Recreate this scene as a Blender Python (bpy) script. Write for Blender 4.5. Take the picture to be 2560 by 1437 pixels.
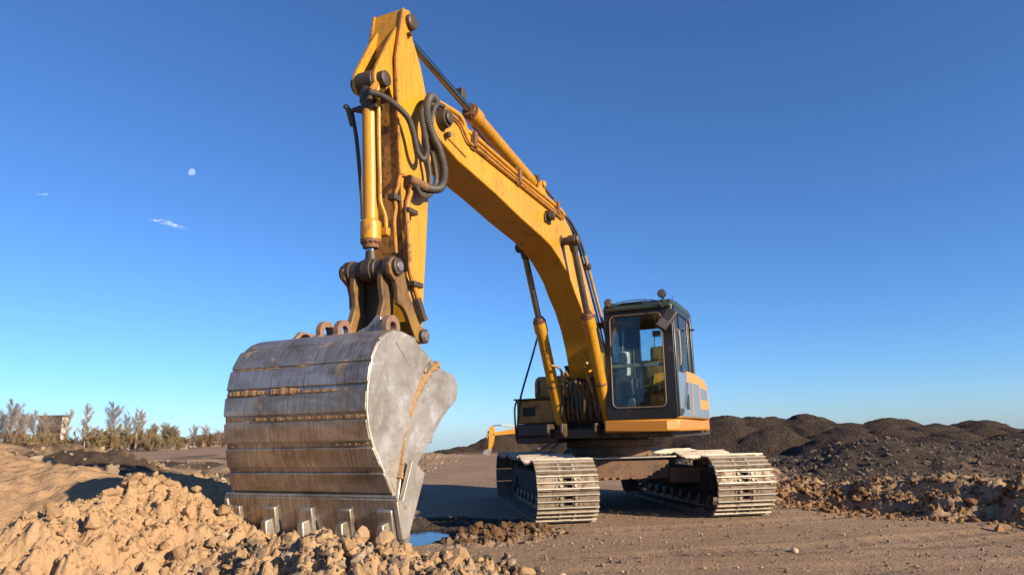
import bpy, math, random
import numpy as np
from mathutils import Vector, Matrix, Quaternion

# ------------------------------------------------------------------ reset
for o_ in list(bpy.data.objects):
    bpy.data.objects.remove(o_)
SC = bpy.context.scene
COL = SC.collection
rad = math.radians

# ------------------------------------------------------------------ camera
cd = bpy.data.cameras.new('camera')
cam = bpy.data.objects.new('camera', cd)
COL.objects.link(cam)
cd.sensor_width = 36.0
cd.lens = 36.0 * 1732.7 / 2560.0
cd.clip_start = 0.05
cd.clip_end = 12000
TILT, ROLL = 0.2082, 0.0228
_d = Vector((0, math.cos(TILT), math.sin(TILT)))
_u0 = Vector((0, -math.sin(TILT), math.cos(TILT)))
_r0 = Vector((1, 0, 0))
_r = _r0 * math.cos(ROLL) - _u0 * math.sin(ROLL)
_u = _r0 * math.sin(ROLL) + _u0 * math.cos(ROLL)
cm = Matrix((( _r.x, _u.x, -_d.x, 0), (_r.y, _u.y, -_d.y, 0), (_r.z, _u.z, -_d.z, 1.15), (0, 0, 0, 1)))
cam.matrix_world = cm
SC.camera = cam

# ------------------------------------------------------------------ sky, sun, exposure
SUN_EL, SUN_AZ = rad(20.0), rad(127.5)         # azimuth clockwise from +Y
S = Vector((math.sin(SUN_AZ) * math.cos(SUN_EL), math.cos(SUN_AZ) * math.cos(SUN_EL), math.sin(SUN_EL)))
W = bpy.data.worlds.new('World')
SC.world = W
W.use_nodes = True
wn = W.node_tree.nodes
wl = W.node_tree.links
bg = wn['Background']
sky = wn.new('ShaderNodeTexSky')
sky.sky_type = 'NISHITA'
sky.sun_disc = False
sky.sun_elevation = SUN_EL
sky.sun_rotation = SUN_AZ
sky.altitude = 100
sky.air_density = 0.85
sky.dust_density = 0.25
sky.ozone_density = 8.2
wl.new(sky.outputs[0], bg.inputs[0])
bg.inputs[1].default_value = 0.088
sd = bpy.data.lights.new('sun', 'SUN')
sd.energy = 5.0
sd.angle = rad(0.53)
sd.color = (1.0, 0.80, 0.56)
sun = bpy.data.objects.new('sun', sd)
COL.objects.link(sun)
sun.rotation_euler = S.to_track_quat('Z', 'Y').to_euler()
SC.view_settings.view_transform = 'Standard'
SC.view_settings.look = 'None'
SC.view_settings.gamma = 1.0
SC.view_settings.use_curve_mapping = False
SC.view_settings.exposure = 1.03

# ------------------------------------------------------------------ numpy noise
def _hash(ix, iy, seed):
    h = (ix.astype(np.int64) * 374761393 + iy.astype(np.int64) * 668265263 + seed * 1442695041) & 0x7fffffff
    h = ((h ^ (h >> 13)) * 1274126177) & 0x7fffffff
    h = ((h ^ (h >> 16)) * 2246822519) & 0x7fffffff
    return ((h ^ (h >> 15)) & 0xffffff) / float(0xffffff)

def vnoise(x, y, seed=0):
    ix, iy = np.floor(x), np.floor(y)
    fx, fy = x - ix, y - iy
    ux = fx * fx * fx * (fx * (fx * 6 - 15) + 10)
    uy = fy * fy * fy * (fy * (fy * 6 - 15) + 10)
    a = _hash(ix, iy, seed); b = _hash(ix + 1, iy, seed)
    c = _hash(ix, iy + 1, seed); d = _hash(ix + 1, iy + 1, seed)
    return (a * (1 - ux) + b * ux) * (1 - uy) + (c * (1 - ux) + d * ux) * uy - 0.5

def fbm(x, y, oct=4, seed=0):
    s, a = 0.0, 1.0
    for k in range(oct):
        s = s + a * vnoise(x, y, seed + k * 17)
        x, y, a = x * 2.03 + 7.1, y * 2.03 - 3.7, a * 0.5
    return s

def clods(x, y, seed=0):
    """rounded lumps: cellular noise, 0..1"""
    ix, iy = np.floor(x), np.floor(y)
    best = np.full(np.shape(x), 9.0)
    val = np.zeros(np.shape(x))
    for dx in (-1, 0, 1):
        for dy in (-1, 0, 1):
            cx, cy = ix + dx, iy + dy
            px = cx + 0.15 + 0.7 * _hash(cx, cy, seed)
            py = cy + 0.15 + 0.7 * _hash(cx, cy, seed + 5)
            d = (x - px) ** 2 + (y - py) ** 2
            m = d < best
            best = np.where(m, d, best)
            val = np.where(m, _hash(cx, cy, seed + 9), val)
    return np.sqrt(np.clip(1 - best / 0.55, 0, 1)) * (0.35 + 0.65 * val)

def billow(x, y, oct=5, seed=0, gain=.55):
    wx = .45 * fbm(x * .9 + 3.1, y * .9, 3, seed + 301); wy = .45 * fbm(x * .9, y * .9 + 8.2, 3, seed + 302)
    x, y = x + wx, y + wy
    s, a = 0.0, 1.0
    for k in range(oct):
        s = s + a * np.sqrt(np.abs(vnoise(x, y, seed + 13 * k)) * 2 + .004)
        x, y, a = x * 1.93 + y * .31 + 4.7, y * 1.93 - x * .31 - 1.9, a * gain
    return s

def sstep(a, b, x):
    t = np.clip((x - a) / (b - a), 0, 1)
    return t * t * (3 - 2 * t)

# ------------------------------------------------------------------ terrain
RIDGE_A = [(-3.3, 3.3, .50), (-2.95, 3.8, .64), (-2.72, 4.2, .73), (-2.67, 4.4, .77), (-2.6, 4.7, .84), (-2.53, 4.8, .87), (-2.44, 4.9, .885), (-2.32, 4.9, .79),
           (-2.2, 4.85, .63), (-2.08, 4.8, .57), (-1.91, 4.7, .55), (-1.74, 4.55, .54), (-1.44, 4.4, .57), (-1.0, 4.2, .59),
           (-.67, 4.15, .59), (-.54, 4.2, .51), (-.46, 4.3, .45), (-.28, 4.5, .37), (-.09, 4.8, .26), (.07, 5.2, .13), (.2, 5.6, .0)]
RIDGE_M2 = [(-5.2, 7.5, .80), (-4.94, 7.4, .87), (-4.67, 7.6, .94), (-4.42, 7.5, .88), (-4.07, 7.2, .80), (-3.8, 7.0, .6)]
RIDGE_M3 = [(-3.85, 6.95, .7), (-3.7, 6.9, .79), (-3.39, 6.8, .84), (-3.07, 6.7, .82), (-2.81, 6.7, .76), (-2.4, 6.8, .5)]
RIDGE_M1 = [(-9.5, 10, 1.2), (-6.85, 9.0, 1.10), (-6.39, 8.8, 1.0), (-5.47, 8.2, .84), (-4.93, 7.8, .76)]
RIDGE_M0 = [(-14, 15.5, 1.3), (-10.5, 15.0, 1.12), (-9.0, 15.0, .9)]
RIDGE_M4 = [(-12.4, 17.8, .7), (-11.8, 17.8, .90), (-11.3, 17.8, .88), (-10.6, 17.6, .5)]
RIDGE_PIT = [(-.80, 7.9, .0), (-.58, 8.05, .12), (-.25, 8.25, .16), (.12, 8.55, .13), (.38, 8.7, .04)]
RIDGE_R = [(4.6, 17.5, .15), (5.79, 17.0, .32), (7.34, 17.0, .52), (8.14, 17.0, .76), (8.46, 16.5, .84), (8.82, 16.0, .72), (9.33, 15.0, .57), (9.92, 14.0, .40), (12, 12, .3)]
RIDGE_R2 = [(10.5, 19, .6), (12.5, 18.5, .75), (14.5, 17.0, .5)]
RIDGE_B = [(5.3, 11.9, .22), (5.86, 11.0, .36), (6.17, 10.0, .47), (6.7, 9.5, .50), (8.5, 8.5, .5)]

def ridge(X, Y, pts, slope, r):
    out = np.full(X.shape, -9.0)
    for (x0, y0, z0), (x1, y1, z1) in zip(pts[:-1], pts[1:]):
        dx, dy = x1 - x0, y1 - y0
        t = np.clip(((X - x0) * dx + (Y - y0) * dy) / (dx * dx + dy * dy), 0, 1)
        d = np.hypot(X - x0 - t * dx, Y - y0 - t * dy)
        out = np.maximum(out, z0 + t * (z1 - z0) - slope * (np.sqrt(d * d + r * r) - r))
    return out

def smax(a, b, k=0.06):
    h = np.clip(0.5 + 0.5 * (a - b) / k, 0, 1)
    return b * (1 - h) + a * h + k * h * (1 - h)

def bank_d(X, Y):
    xb = np.interp(Y, [3, 6, 7.5, 8.43, 8.97, 11.8, 14, 20, 30], [9.2, 7.3, 6.25, 5.6, 5.0, 4.16, 4.0, 4.6, 7])
    return X - xb + 0.9 * vnoise(X * .9, Y * .9, 31) + 0.5 * vnoise(X * 2.3, Y * 2.3, 32) + .2 * vnoise(X * 6, Y * 6, 33)

REL_MEAN = 0.125
def ground(X, Y):
    """height, sand weight, dark weight, roughness of the relief"""
    X = np.asarray(X, float); Y = np.asarray(Y, float)
    # packed yard
    h = 0.03 * fbm(X * .45 + Y * .1, Y * 2.6, 4, 6) + 0.05 * fbm(X * .35, Y * .35, 3, 3) + 0.016 * fbm(X * 2.2, Y * 2.2, 3, 5)
    h = h * np.clip(1.6 - np.hypot(X - 1.6, Y - 11) / 3.0, 0.35, 1) if False else h * 0.8
    near_m = np.hypot(X - 1.5, Y - 11.4)
    h = h * (0.35 + 0.65 * sstep(2.5, 5.5, near_m))
    # raised sandy ground on the left
    left = sstep(-1.6, -3.8, X) * sstep(17, 10, Y)
    h = h + left * (0.40 + 0.10 * fbm(X * .5, Y * .5, 3, 8))
    for off in (0.0, 1.75):          # shallow wheel ruts crossing the yard
        dr_ = Y - (6.75 + off + .16 * X + .012 * X * X + .15 * vnoise(X * .5, Y * 0 + off, 55))
        h = h - .016 * np.exp(-(dr_ / .15) ** 2) * (1 + .35 * np.sin(X * 26 + 9 * np.abs(dr_))) * sstep(.3, 1.2, X) + .009 * np.exp(-((np.abs(dr_) - .24) / .07) ** 2) * sstep(.3, 1.2, X)
    sand = np.clip(left * 1.2, 0, 1)
    rough = 0.36 * left
    wob = 0.16 * fbm(X * 1.3, Y * 1.3, 3, 11)
    for pts, sl, r, w in ((RIDGE_M1, .34, .5, .6), (RIDGE_M2, .52, .25, .35), (RIDGE_M3, .52, .2, .5), (RIDGE_M0, .3, .5, .5), (RIDGE_M4, .5, .3, .6)):
        g = ridge(X + wob, Y, pts, sl, r)
        m = sstep(-.12, .12, g - h)
        sand = np.maximum(sand, m); rough = np.maximum(rough, m * w)
        h = smax(g, h)
    # rough stony ground further left
    far = sstep(10, 13, Y) * sstep(-2.5, -5.0, X) * sstep(75, 45, Y)
    h = h + far * (0.30 * fbm(X * .55, Y * .55, 4, 21) + .10 * clods(X * 1.1, Y * 1.1, 25))
    rough = np.maximum(rough, far)
    # pit behind the bucket
    nz = .25 * vnoise(X * 2.1, Y * 2.1, 91)
    e = np.hypot((X + .95) / 1.35, (Y - 9.2) / 1.15) + nz
    e2 = np.hypot((X + 1.75) / 1.08, (Y - 8.85) / 1.2) + nz * .4
    pit = sstep(1.05, .72, e)
    h = h * (1 - .8 * pit) - 0.06 * pit - .20 * sstep(1.05, .75, e2)
    rough_pit = sstep(1.3, .9, e)
    g = ridge(X, Y, RIDGE_PIT, .45, .1)
    m = sstep(-.1, .1, g - h); rough = np.maximum(rough, m * .9); h = smax(g, h)
    brown = m
    rough = np.maximum(rough, .30 * rough_pit) * (1 - .8 * sstep(1.1, .9, e2))
    # heap in front of the bucket
    g = ridge(X + wob * .4, Y + wob * .4, RIDGE_A, .47, .13) - .035 - .04 * sstep(-2.35, -2.1, X) * sstep(-1.5, -1.75, X) - .11 * np.exp(-(((X + 1.92) / .30) ** 2 + ((Y - 4.85) / .4) ** 2)) + .05 * np.exp(-(((X + 1.15) / .35) ** 2 + ((Y - 4.25) / .3) ** 2))
    mA = sstep(-.10, .10, g - h)
    h = smax(g, h)
    sand = np.maximum(sand, mA)
    rough = np.maximum(rough, mA * 1.25)
    # earth bank and gravel shelf on the right
    d = bank_d(X, Y)
    A = np.interp(Y, [6, 9.5, 11, 12, 13, 16, 30], [.46, .46, .34, .22, .18, .26, .3])
    bk = .45 * sstep(-.15, .15, d) + .55 * sstep(.45, .95, d + .5 * vnoise(X * 1.7, Y * 1.7, 34))
    h = h + A * bk
    rough = np.maximum(rough, 1.3 * sstep(-.35, .15, d) * sstep(3.0, 1.2, d))
    rough = np.maximum(rough, .55 * sstep(.5, 1.5, d))
    shelf = sstep(.9, 2.2, d)
    for pts, sl, r in ((RIDGE_R, .30, .5), (RIDGE_R2, .3, .6)):
        g = ridge(X + wob, Y + wob, pts, sl, r)
        h = np.where(d > .3, smax(g, h, .12), h)
    sand = np.maximum(sand, .58 * sstep(-.3, .3, d) * sstep(2.4, 1.0, d))
    g = ridge(X, Y, [(7.6, 16.0, .5), (8.3, 15.9, .5), (9.0, 15.6, .5)], 1.0, .3)
    sand = np.maximum(sand, .9 * sstep(.1, .45, g) * sstep(-.05, .2, vnoise(X * 2, Y * 2, 71)))
    dark = shelf * sstep(9.5, 11.5, Y) * np.clip(1.25 + 1.4 * vnoise(X * .9, Y * .9, 41), 0, 1)
    dark = np.maximum(dark, far * np.clip(.32 + 1.2 * vnoise(X * .35, Y * .35, 43), 0, .85) * sstep(-3, -6, X))
    # dark gravel spilled at the foot of the front heap
    gp = np.exp(-(((X + .95) / .75) ** 2 + ((Y - 3.45) / .42) ** 2))
    gp2 = np.exp(-(((X + .1) / .5) ** 2 + ((Y - 4.6) / .4) ** 2)) * .75
    dark = np.maximum(dark, sstep(.25, .75, np.maximum(gp, gp2) + .6 * vnoise(X * 4, Y * 4, 44)))
    # streaks of darker stone on the yard
    st = sstep(.10, .42, fbm(X * .30 + Y * .2, Y * 1.5 - X * .2, 5, 51)) * .44 * sstep(-2, 0, X)
    dark = np.maximum(dark, st * sstep(.3, -.3, d))
    dark = np.maximum(dark, .85 * sstep(1.2, .9, e))
    dark = np.maximum(dark, .55 * brown)
    sand = sand * (1 - .7 * brown)
    # relief
    rr = np.clip(rough, 0, 1.3)
    rel = .062 * billow(X * 4.3, Y * 4.3, 6, 61, .68) + .075 * fbm(X * 12, Y * 12, 4, 73)
    lump = clods(X * 8.3 + .8 * fbm(X * 9, Y * 9, 2, 68), Y * 8.3 + .8 * fbm(X * 9 + 5, Y * 9, 2, 69), 62)
    lump2 = clods(X * 19 + .6 * fbm(X * 21, Y * 21, 2, 74), Y * 19, 75)
    rel = rel + .055 * np.clip(lump - .40, 0, 1) + .030 * np.clip(lump2 - .35, 0, 1)
    h = h + rr * (rel - REL_MEAN + .12 * fbm(X * 1.4, Y * 1.4, 3, 67))
    h = h + .005 * clods(X * 15, Y * 15, 66) * (1 - .5 * rr)
    # the yard stretches on, sinking a little toward the horizon
    az = X / np.maximum(Y, 1)
    h = h - .024 * np.maximum(Y - 46, 0) * sstep(-.34, -.14, az) * (Y < 7000)
    return h, np.clip(sand, 0, 1), np.clip(dark, 0, 1), rr

def gz(x, y):
    return float(ground(np.array([x]), np.array([y]))[0][0])

# ------------------------------------------------------------------ materials
MATS = {}
def new_mat(name):
    m = bpy.data.materials.new(name)
    m.use_nodes = True
    nt = m.node_tree
    b = nt.nodes['Principled BSDF']
    MATS[name] = m
    return m, nt, b

def N(nt, typ, **kw):
    n = nt.nodes.new(typ)
    for k, v in kw.items():
        if k.startswith('_'):
            setattr(n, k[1:], v)
        else:
            n.inputs[k.replace('_', ' ')].default_value = v
    return n

def coord(nt, scale=(1, 1, 1), kind='Object'):
    tc = nt.nodes.new('ShaderNodeTexCoord')
    mp = nt.nodes.new('ShaderNodeMapping')
    mp.inputs['Scale'].default_value = scale
    nt.links.new(tc.outputs[kind], mp.inputs[0])
    return mp.outputs[0]

def noise(nt, vec, scale, detail=4, rough=.6, dist=0.0):
    n = N(nt, 'ShaderNodeTexNoise', Scale=scale, Detail=detail, Roughness=rough, Distortion=dist)
    nt.links.new(vec, n.inputs['Vector'])
    return n.outputs[0]

def ramp(nt, fac, stops):
    r = nt.nodes.new('ShaderNodeValToRGB')
    e = r.color_ramp.elements
    while len(e) < len(stops):
        e.new(0.5)
    for i, (p, c) in enumerate(stops):
        e[i].position = p
        e[i].color = (c, c, c, 1) if not isinstance(c, tuple) else (*c, 1)
    nt.links.new(fac, r.inputs[0])
    return r.outputs[0]

def mix(nt, fac, a, b, mode='MIX'):
    m = nt.nodes.new('ShaderNodeMix')
    m.data_type = 'RGBA'
    m.blend_type = mode
    for sock, v in ((m.inputs[0], fac), (m.inputs[6], a), (m.inputs[7], b)):
        if isinstance(v, (int, float)):
            sock.default_value = v
        elif isinstance(v, tuple):
            sock.default_value = (*v, 1)
        else:
            nt.links.new(v, sock)
    return m.outputs[2]

def math_(nt, op, a, b=0.0, clamp=False):
    m = nt.nodes.new('ShaderNodeMath')
    m.operation = op
    m.use_clamp = clamp
    for s, v in ((m.inputs[0], a), (m.inputs[1], b)):
        if isinstance(v, (int, float)):
            s.default_value = v
        else:
            nt.links.new(v, s)
    return m.outputs[0]

def bump(nt, b, h, strength=.3, dist=.01):
    n = N(nt, 'ShaderNodeBump', Strength=strength, Distance=dist)
    nt.links.new(h, n.inputs['Height'])
    nt.links.new(n.outputs[0], b.inputs['Normal'])

def paint(name, base, worn, grime, wear=.62, rough=.42, rust=(.10, .035, .015), dirt=.5, edge=False, fade=None):
    m, nt, b = new_mat(name)
    L = nt.links
    v = coord(nt)
    vs = coord(nt, (9, 9, .9))
    tone = ramp(nt, noise(nt, v, 1.6, 5), [(.3, 0.0), (.75, 1.0)])
    col = mix(nt, tone, base, worn)
    streak = ramp(nt, noise(nt, vs, 2.2, 5, .65), [(.50, 0.0), (.78, 1.0)])
    col = mix(nt, math_(nt, 'MULTIPLY', streak, dirt), col, grime)
    blotch = ramp(nt, noise(nt, v, 5.5, 6, .7, .4), [(wear, 0.0), (wear + .09, 1.0)])
    col = mix(nt, math_(nt, 'MULTIPLY', blotch, .75), col, grime)
    chip = ramp(nt, noise(nt, v, 26, 5, .7), [(wear + .06, 0.0), (wear + .10, 1.0)])
    col = mix(nt, chip, col, rust)
    if fade:
        fd = ramp(nt, noise(nt, v, .9, 4, .6, .8), [(.46, 0.0), (.74, 1.0)])
        col = mix(nt, math_(nt, 'MULTIPLY', fd, .30), col, fade)
        scr = ramp(nt, noise(nt, coord(nt, (3, 40, 14)), 3.0, 4, .7), [(.66, 0.0), (.72, 1.0)])
        col = mix(nt, math_(nt, 'MULTIPLY', scr, .35), col, grime)
    if edge:
        bv = nt.nodes.new('ShaderNodeBevel'); bv.samples = 4; bv.inputs['Radius'].default_value = .018
        ge = nt.nodes.new('ShaderNodeNewGeometry')
        dt = nt.nodes.new('ShaderNodeVectorMath'); dt.operation = 'DOT_PRODUCT'
        L.new(bv.outputs[0], dt.inputs[0]); L.new(ge.outputs['Normal'], dt.inputs[1])
        ed = math_(nt, 'ADD', math_(nt, 'SUBTRACT', 1.0, dt.outputs['Value']), math_(nt, 'MULTIPLY', math_(nt, 'SUBTRACT', noise(nt, v, 14, 4, .7), .62), .5))
        ed = ramp(nt, ed, [(.03, 0.0), (.07, 1.0)])
        col = mix(nt, math_(nt, 'MULTIPLY', ed, .8), col, rust)
    L.new(col, b.inputs['Base Color'])
    rg = mix(nt, blotch, (rough,) * 3, (.8,) * 3)
    L.new(rg, b.inputs['Roughness'])
    bump(nt, b, noise(nt, v, 45, 4, .6), .12, .004)
    return m

YEL = paint('yellow_paint', (.60, .30, .014), (.52, .24, .016), (.19, .085, .022), wear=.575, dirt=.62, rust=(.13, .05, .02), edge=True, fade=(.63, .37, .06))
YEL2 = paint('yellow_paint_weathered', (.50, .225, .02), (.43, .20, .025), (.12, .055, .025), wear=.54, dirt=.6, rough=.5, edge=True)
ORG = paint('orange_skirt_paint', (.55, .23, .03), (.50, .21, .035), (.25, .12, .045), wear=.66, dirt=.25)
PALE_Y = paint('faded_yellow_panel', (.60, .29, .055), (.54, .25, .045), (.30, .16, .065), wear=.7, dirt=.2)
GREYBLUE = paint('grey_blue_panel', (.17, .21, .27), (.13, .16, .21), (.07, .065, .06), wear=.7, dirt=.35, rough=.22, rust=(.05, .045, .04))
GREENP = paint('dark_green_roof', (.035, .06, .045), (.028, .045, .034), (.05, .04, .03), wear=.66, dirt=.4, rust=(.02, .02, .02))
BLACKP = paint('black_cab_paint', (.014, .014, .014), (.020, .018, .016), (.075, .055, .037), wear=.60, dirt=.22, rough=.32, rust=(.12, .085, .055))
GREASE = paint('greasy_dark_steel', (.035, .028, .022), (.065, .05, .036), (.10, .06, .03), wear=.55, dirt=.5, rough=.55, rust=(.16, .07, .03))
RUST = paint('rusty_steel', (.17, .075, .035), (.22, .10, .05), (.08, .04, .025), wear=.55, dirt=.5, rough=.75, rust=(.05, .025, .015))
RUSTY_EAR = paint('rusty_bucket_lug', (.20, .12, .08), (.26, .17, .11), (.10, .06, .04), wear=.58, dirt=.4, rough=.7, rust=(.3, .2, .13))
BROWNFR = paint('brown_undercarriage', (.15, .085, .05), (.11, .065, .042), (.06, .038, .028), wear=.52, dirt=.6, rough=.85, rust=(.22, .13, .075))
LINKP = paint('worn_link_paint', (.13, .075, .03), (.34, .19, .04), (.06, .042, .025), wear=.54, dirt=.7, rough=.6)

def simple(name, col, rough=.5, metal=0.0, nscale=8, var=.35, bmp=.1, bscale=40, spec=None):
    m, nt, b = new_mat(name)
    v = coord(nt)
    f = ramp(nt, noise(nt, v, nscale, 5), [(.3, 0.0), (.7, 1.0)])
    dk = tuple(c * (1 - var) for c in col)
    nt.links.new(mix(nt, f, dk, col), b.inputs['Base Color'])
    b.inputs['Roughness'].default_value = rough
    b.inputs['Metallic'].default_value = metal
    if spec is not None:
        b.inputs['Specular IOR Level'].default_value = spec
    if bmp:
        bump(nt, b, noise(nt, v, bscale, 3), bmp, .004)
    return m

RUBBER = simple('hose_rubber', (.075, .068, .058), .6, 0, 14, .45, .2, 80)
CHROME = simple('chrome_rod', (.50, .49, .48), .16, 1.0, 5, .35, .02)
DULLROD = simple('dull_rod', (.30, .28, .26), .32, .9, 7, .5, .05)
TYRED = simple('mud_caked_frame', (.035, .03, .026), .9, 0, 6, .5, .5, 12)
SEATM = simple('olive_seat_cover', (.22, .18, .08), .85, 0, 9, .75, .4, 30)
WHITEP = simple('off_white_plastic', (.62, .62, .58), .5, 0, 6, .12, .02)
DARKPL = simple('dark_plastic', (.025, .025, .026), .55, 0, 10, .3, .1)
INTER = simple('cab_lining', (.05, .052, .05), .8, 0, 7, .4, .1)
STEELB = simple('light_bare_steel', (.48, .46, .42), .38, .75, 9, .4, .1)
LAMPG = simple('lamp_glass', (.16, .15, .14), .15, .3, 20, .3, .1, 60)
BUCKW = None

def bucket_steel(name='polished_bucket_steel', c1=(.36, .305, .24), c2=(.60, .55, .48), metal=.78, stain=.62, r0=.50, r1=.34, sp=.60):
    m, nt, b = new_mat(name)
    L = nt.links
    v = coord(nt)
    vs = coord(nt, (1.4, 22, 1.1))
    n1 = noise(nt, v, 2.3, 5, .65)
    st = noise(nt, vs, 3.0, 5, .7)
    col = mix(nt, ramp(nt, n1, [(.3, 0.0), (.72, 1.0)]), c1, c2)
    col = mix(nt, math_(nt, 'MULTIPLY', ramp(nt, st, [(.46, 0.0), (.64, 1.0)]), ramp(nt, noise(nt, v, 4.5, 4, .6), [(.36, .1), (.6, 1.0)])), col, (.74, .71, .66))
    st2 = noise(nt, coord(nt, (2.0, 34, 1.6), 'Object'), 2.3, 5, .72)
    col = mix(nt, math_(nt, 'MULTIPLY', ramp(nt, st2, [(.53, 0.0), (.66, 1.0)]), stain), col, (.13, .09, .055))
    oil = ramp(nt, noise(nt, coord(nt, (1.0, 1.0, 2.2)), 2.1, 6, .7, .5), [(.44, 0.0), (.62, 1.0)])
    col = mix(nt, math_(nt, 'MULTIPLY', oil, stain), col, (.17, .12, .075))
    gouge = ramp(nt, noise(nt, coord(nt, (2, 60, 5)), 2.0, 3, .6, .3), [(.68, 0.0), (.71, 1.0)])
    col = mix(nt, math_(nt, 'MULTIPLY', gouge, .7), col, (.72, .70, .66))
    sand = ramp(nt, noise(nt, v, 3.4, 7, .72, .6), [(sp, 0.0), (sp + .08, .8)])
    col = mix(nt, sand, col, (.34, .22, .12))
    rs = ramp(nt, noise(nt, v, 18, 5, .7), [(.63, 0.0), (.70, 1.0)])
    col = mix(nt, math_(nt, 'MULTIPLY', rs, .6), col, (.17, .10, .055))
    L.new(col, b.inputs['Base Color'])
    met = mix(nt, sand, (metal,) * 3, (.02,) * 3)
    L.new(met, b.inputs['Metallic'])
    rg = mix(nt, ramp(nt, st, [(.35, 0.0), (.7, 1.0)]), (r0,) * 3, (r1,) * 3)
    rg = mix(nt, sand, rg, (.9,) * 3)
    L.new(rg, b.inputs['Roughness'])
    h = mix(nt, .5, st, noise(nt, v, 40, 3))
    bump(nt, b, h, .26, .007)
    return m
BSTEEL = bucket_steel()
BSIDE = bucket_steel('silvery_side_steel', (.36, .325, .28), (.54, .50, .445), .58, .30, .50, .38, .66)

def shoe_steel():
    m, nt, b = new_mat('worn_track_steel')
    L = nt.links
    oi = nt.nodes.new('ShaderNodeObjectInfo')
    tc = nt.nodes.new('ShaderNodeTexCoord')
    ad = nt.nodes.new('ShaderNodeVectorMath'); ad.operation = 'ADD'
    sc = nt.nodes.new('ShaderNodeVectorMath'); sc.operation = 'SCALE'
    cx = nt.nodes.new('ShaderNodeCombineXYZ')
    L.new(oi.outputs['Random'], cx.inputs[0]); L.new(oi.outputs['Random'], cx.inputs[1])
    L.new(cx.outputs[0], sc.inputs[0]); sc.inputs['Scale'].default_value = 37
    L.new(tc.outputs['Object'], ad.inputs[0]); L.new(sc.outputs[0], ad.inputs[1])
    v = ad.outputs[0]
    n1 = noise(nt, v, 5, 6, .65)
    col = mix(nt, ramp(nt, n1, [(.35, 0.0), (.65, 1.0)]), (.27, .22, .16), (.46, .41, .335))
    sx_ = nt.nodes.new('ShaderNodeSeparateXYZ'); L.new(tc.outputs['Object'], sx_.inputs[0])
    low = ramp(nt, sx_.outputs['Z'], [(.022, 1.0), (.036, 0.0)])
    mud = ramp(nt, math_(nt, 'ADD', noise(nt, v, 9, 6, .75, .5), math_(nt, 'MULTIPLY', low, .07)), [(.56, 0.0), (.66, 1.0)])
    col = mix(nt, math_(nt, 'MULTIPLY', low, .62), col, (.20, .145, .095))
    col = mix(nt, mud, col, (.13, .085, .05))
    high = ramp(nt, sx_.outputs['Z'], [(.036, 0.0), (.041, 1.0)])
    col = mix(nt, math_(nt, 'MULTIPLY', high, .75), col, (.66, .63, .56))
    L.new(col, b.inputs['Base Color'])
    L.new(mix(nt, mud, (.30,) * 3, (0.0,) * 3), b.inputs['Metallic'])
    L.new(mix(nt, mud, (.58,) * 3, (.9,) * 3), b.inputs['Roughness'])
    bump(nt, b, noise(nt, v, 50, 4), .25, .004)
    return m
SHOE = shoe_steel()

def glass_mat(name, tint, refl=.05):
    m = bpy.data.materials.new(name)
    m.use_nodes = True
    nt = m.node_tree
    nt.nodes.clear()
    out = nt.nodes.new('ShaderNodeOutputMaterial')
    tr = N(nt, 'ShaderNodeBsdfTransparent', Color=(*tint, 1))
    gl = N(nt, 'ShaderNodeBsdfGlossy', Roughness=.03)
    dst = N(nt, 'ShaderNodeBsdfDiffuse', Color=(.30, .27, .22, 1))
    fr = N(nt, 'ShaderNodeFresnel', IOR=1.5)
    a = nt.nodes.new('ShaderNodeMixShader')
    b2 = nt.nodes.new('ShaderNodeMixShader')
    v = coord(nt)
    du = ramp(nt, noise(nt, v, 4, 6, .7), [(.45, .01), (.85, .09)])
    nt.links.new(fr.outputs[0], a.inputs[0]); nt.links.new(tr.outputs[0], a.inputs[1]); nt.links.new(gl.outputs[0], a.inputs[2])
    nt.links.new(du, b2.inputs[0]); nt.links.new(a.outputs[0], b2.inputs[1]); nt.links.new(dst.outputs[0], b2.inputs[2])
    nt.links.new(b2.outputs[0], out.inputs[0])
    return m
GLASS = glass_mat('cab_glass', (.86, .95, .96))

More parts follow.
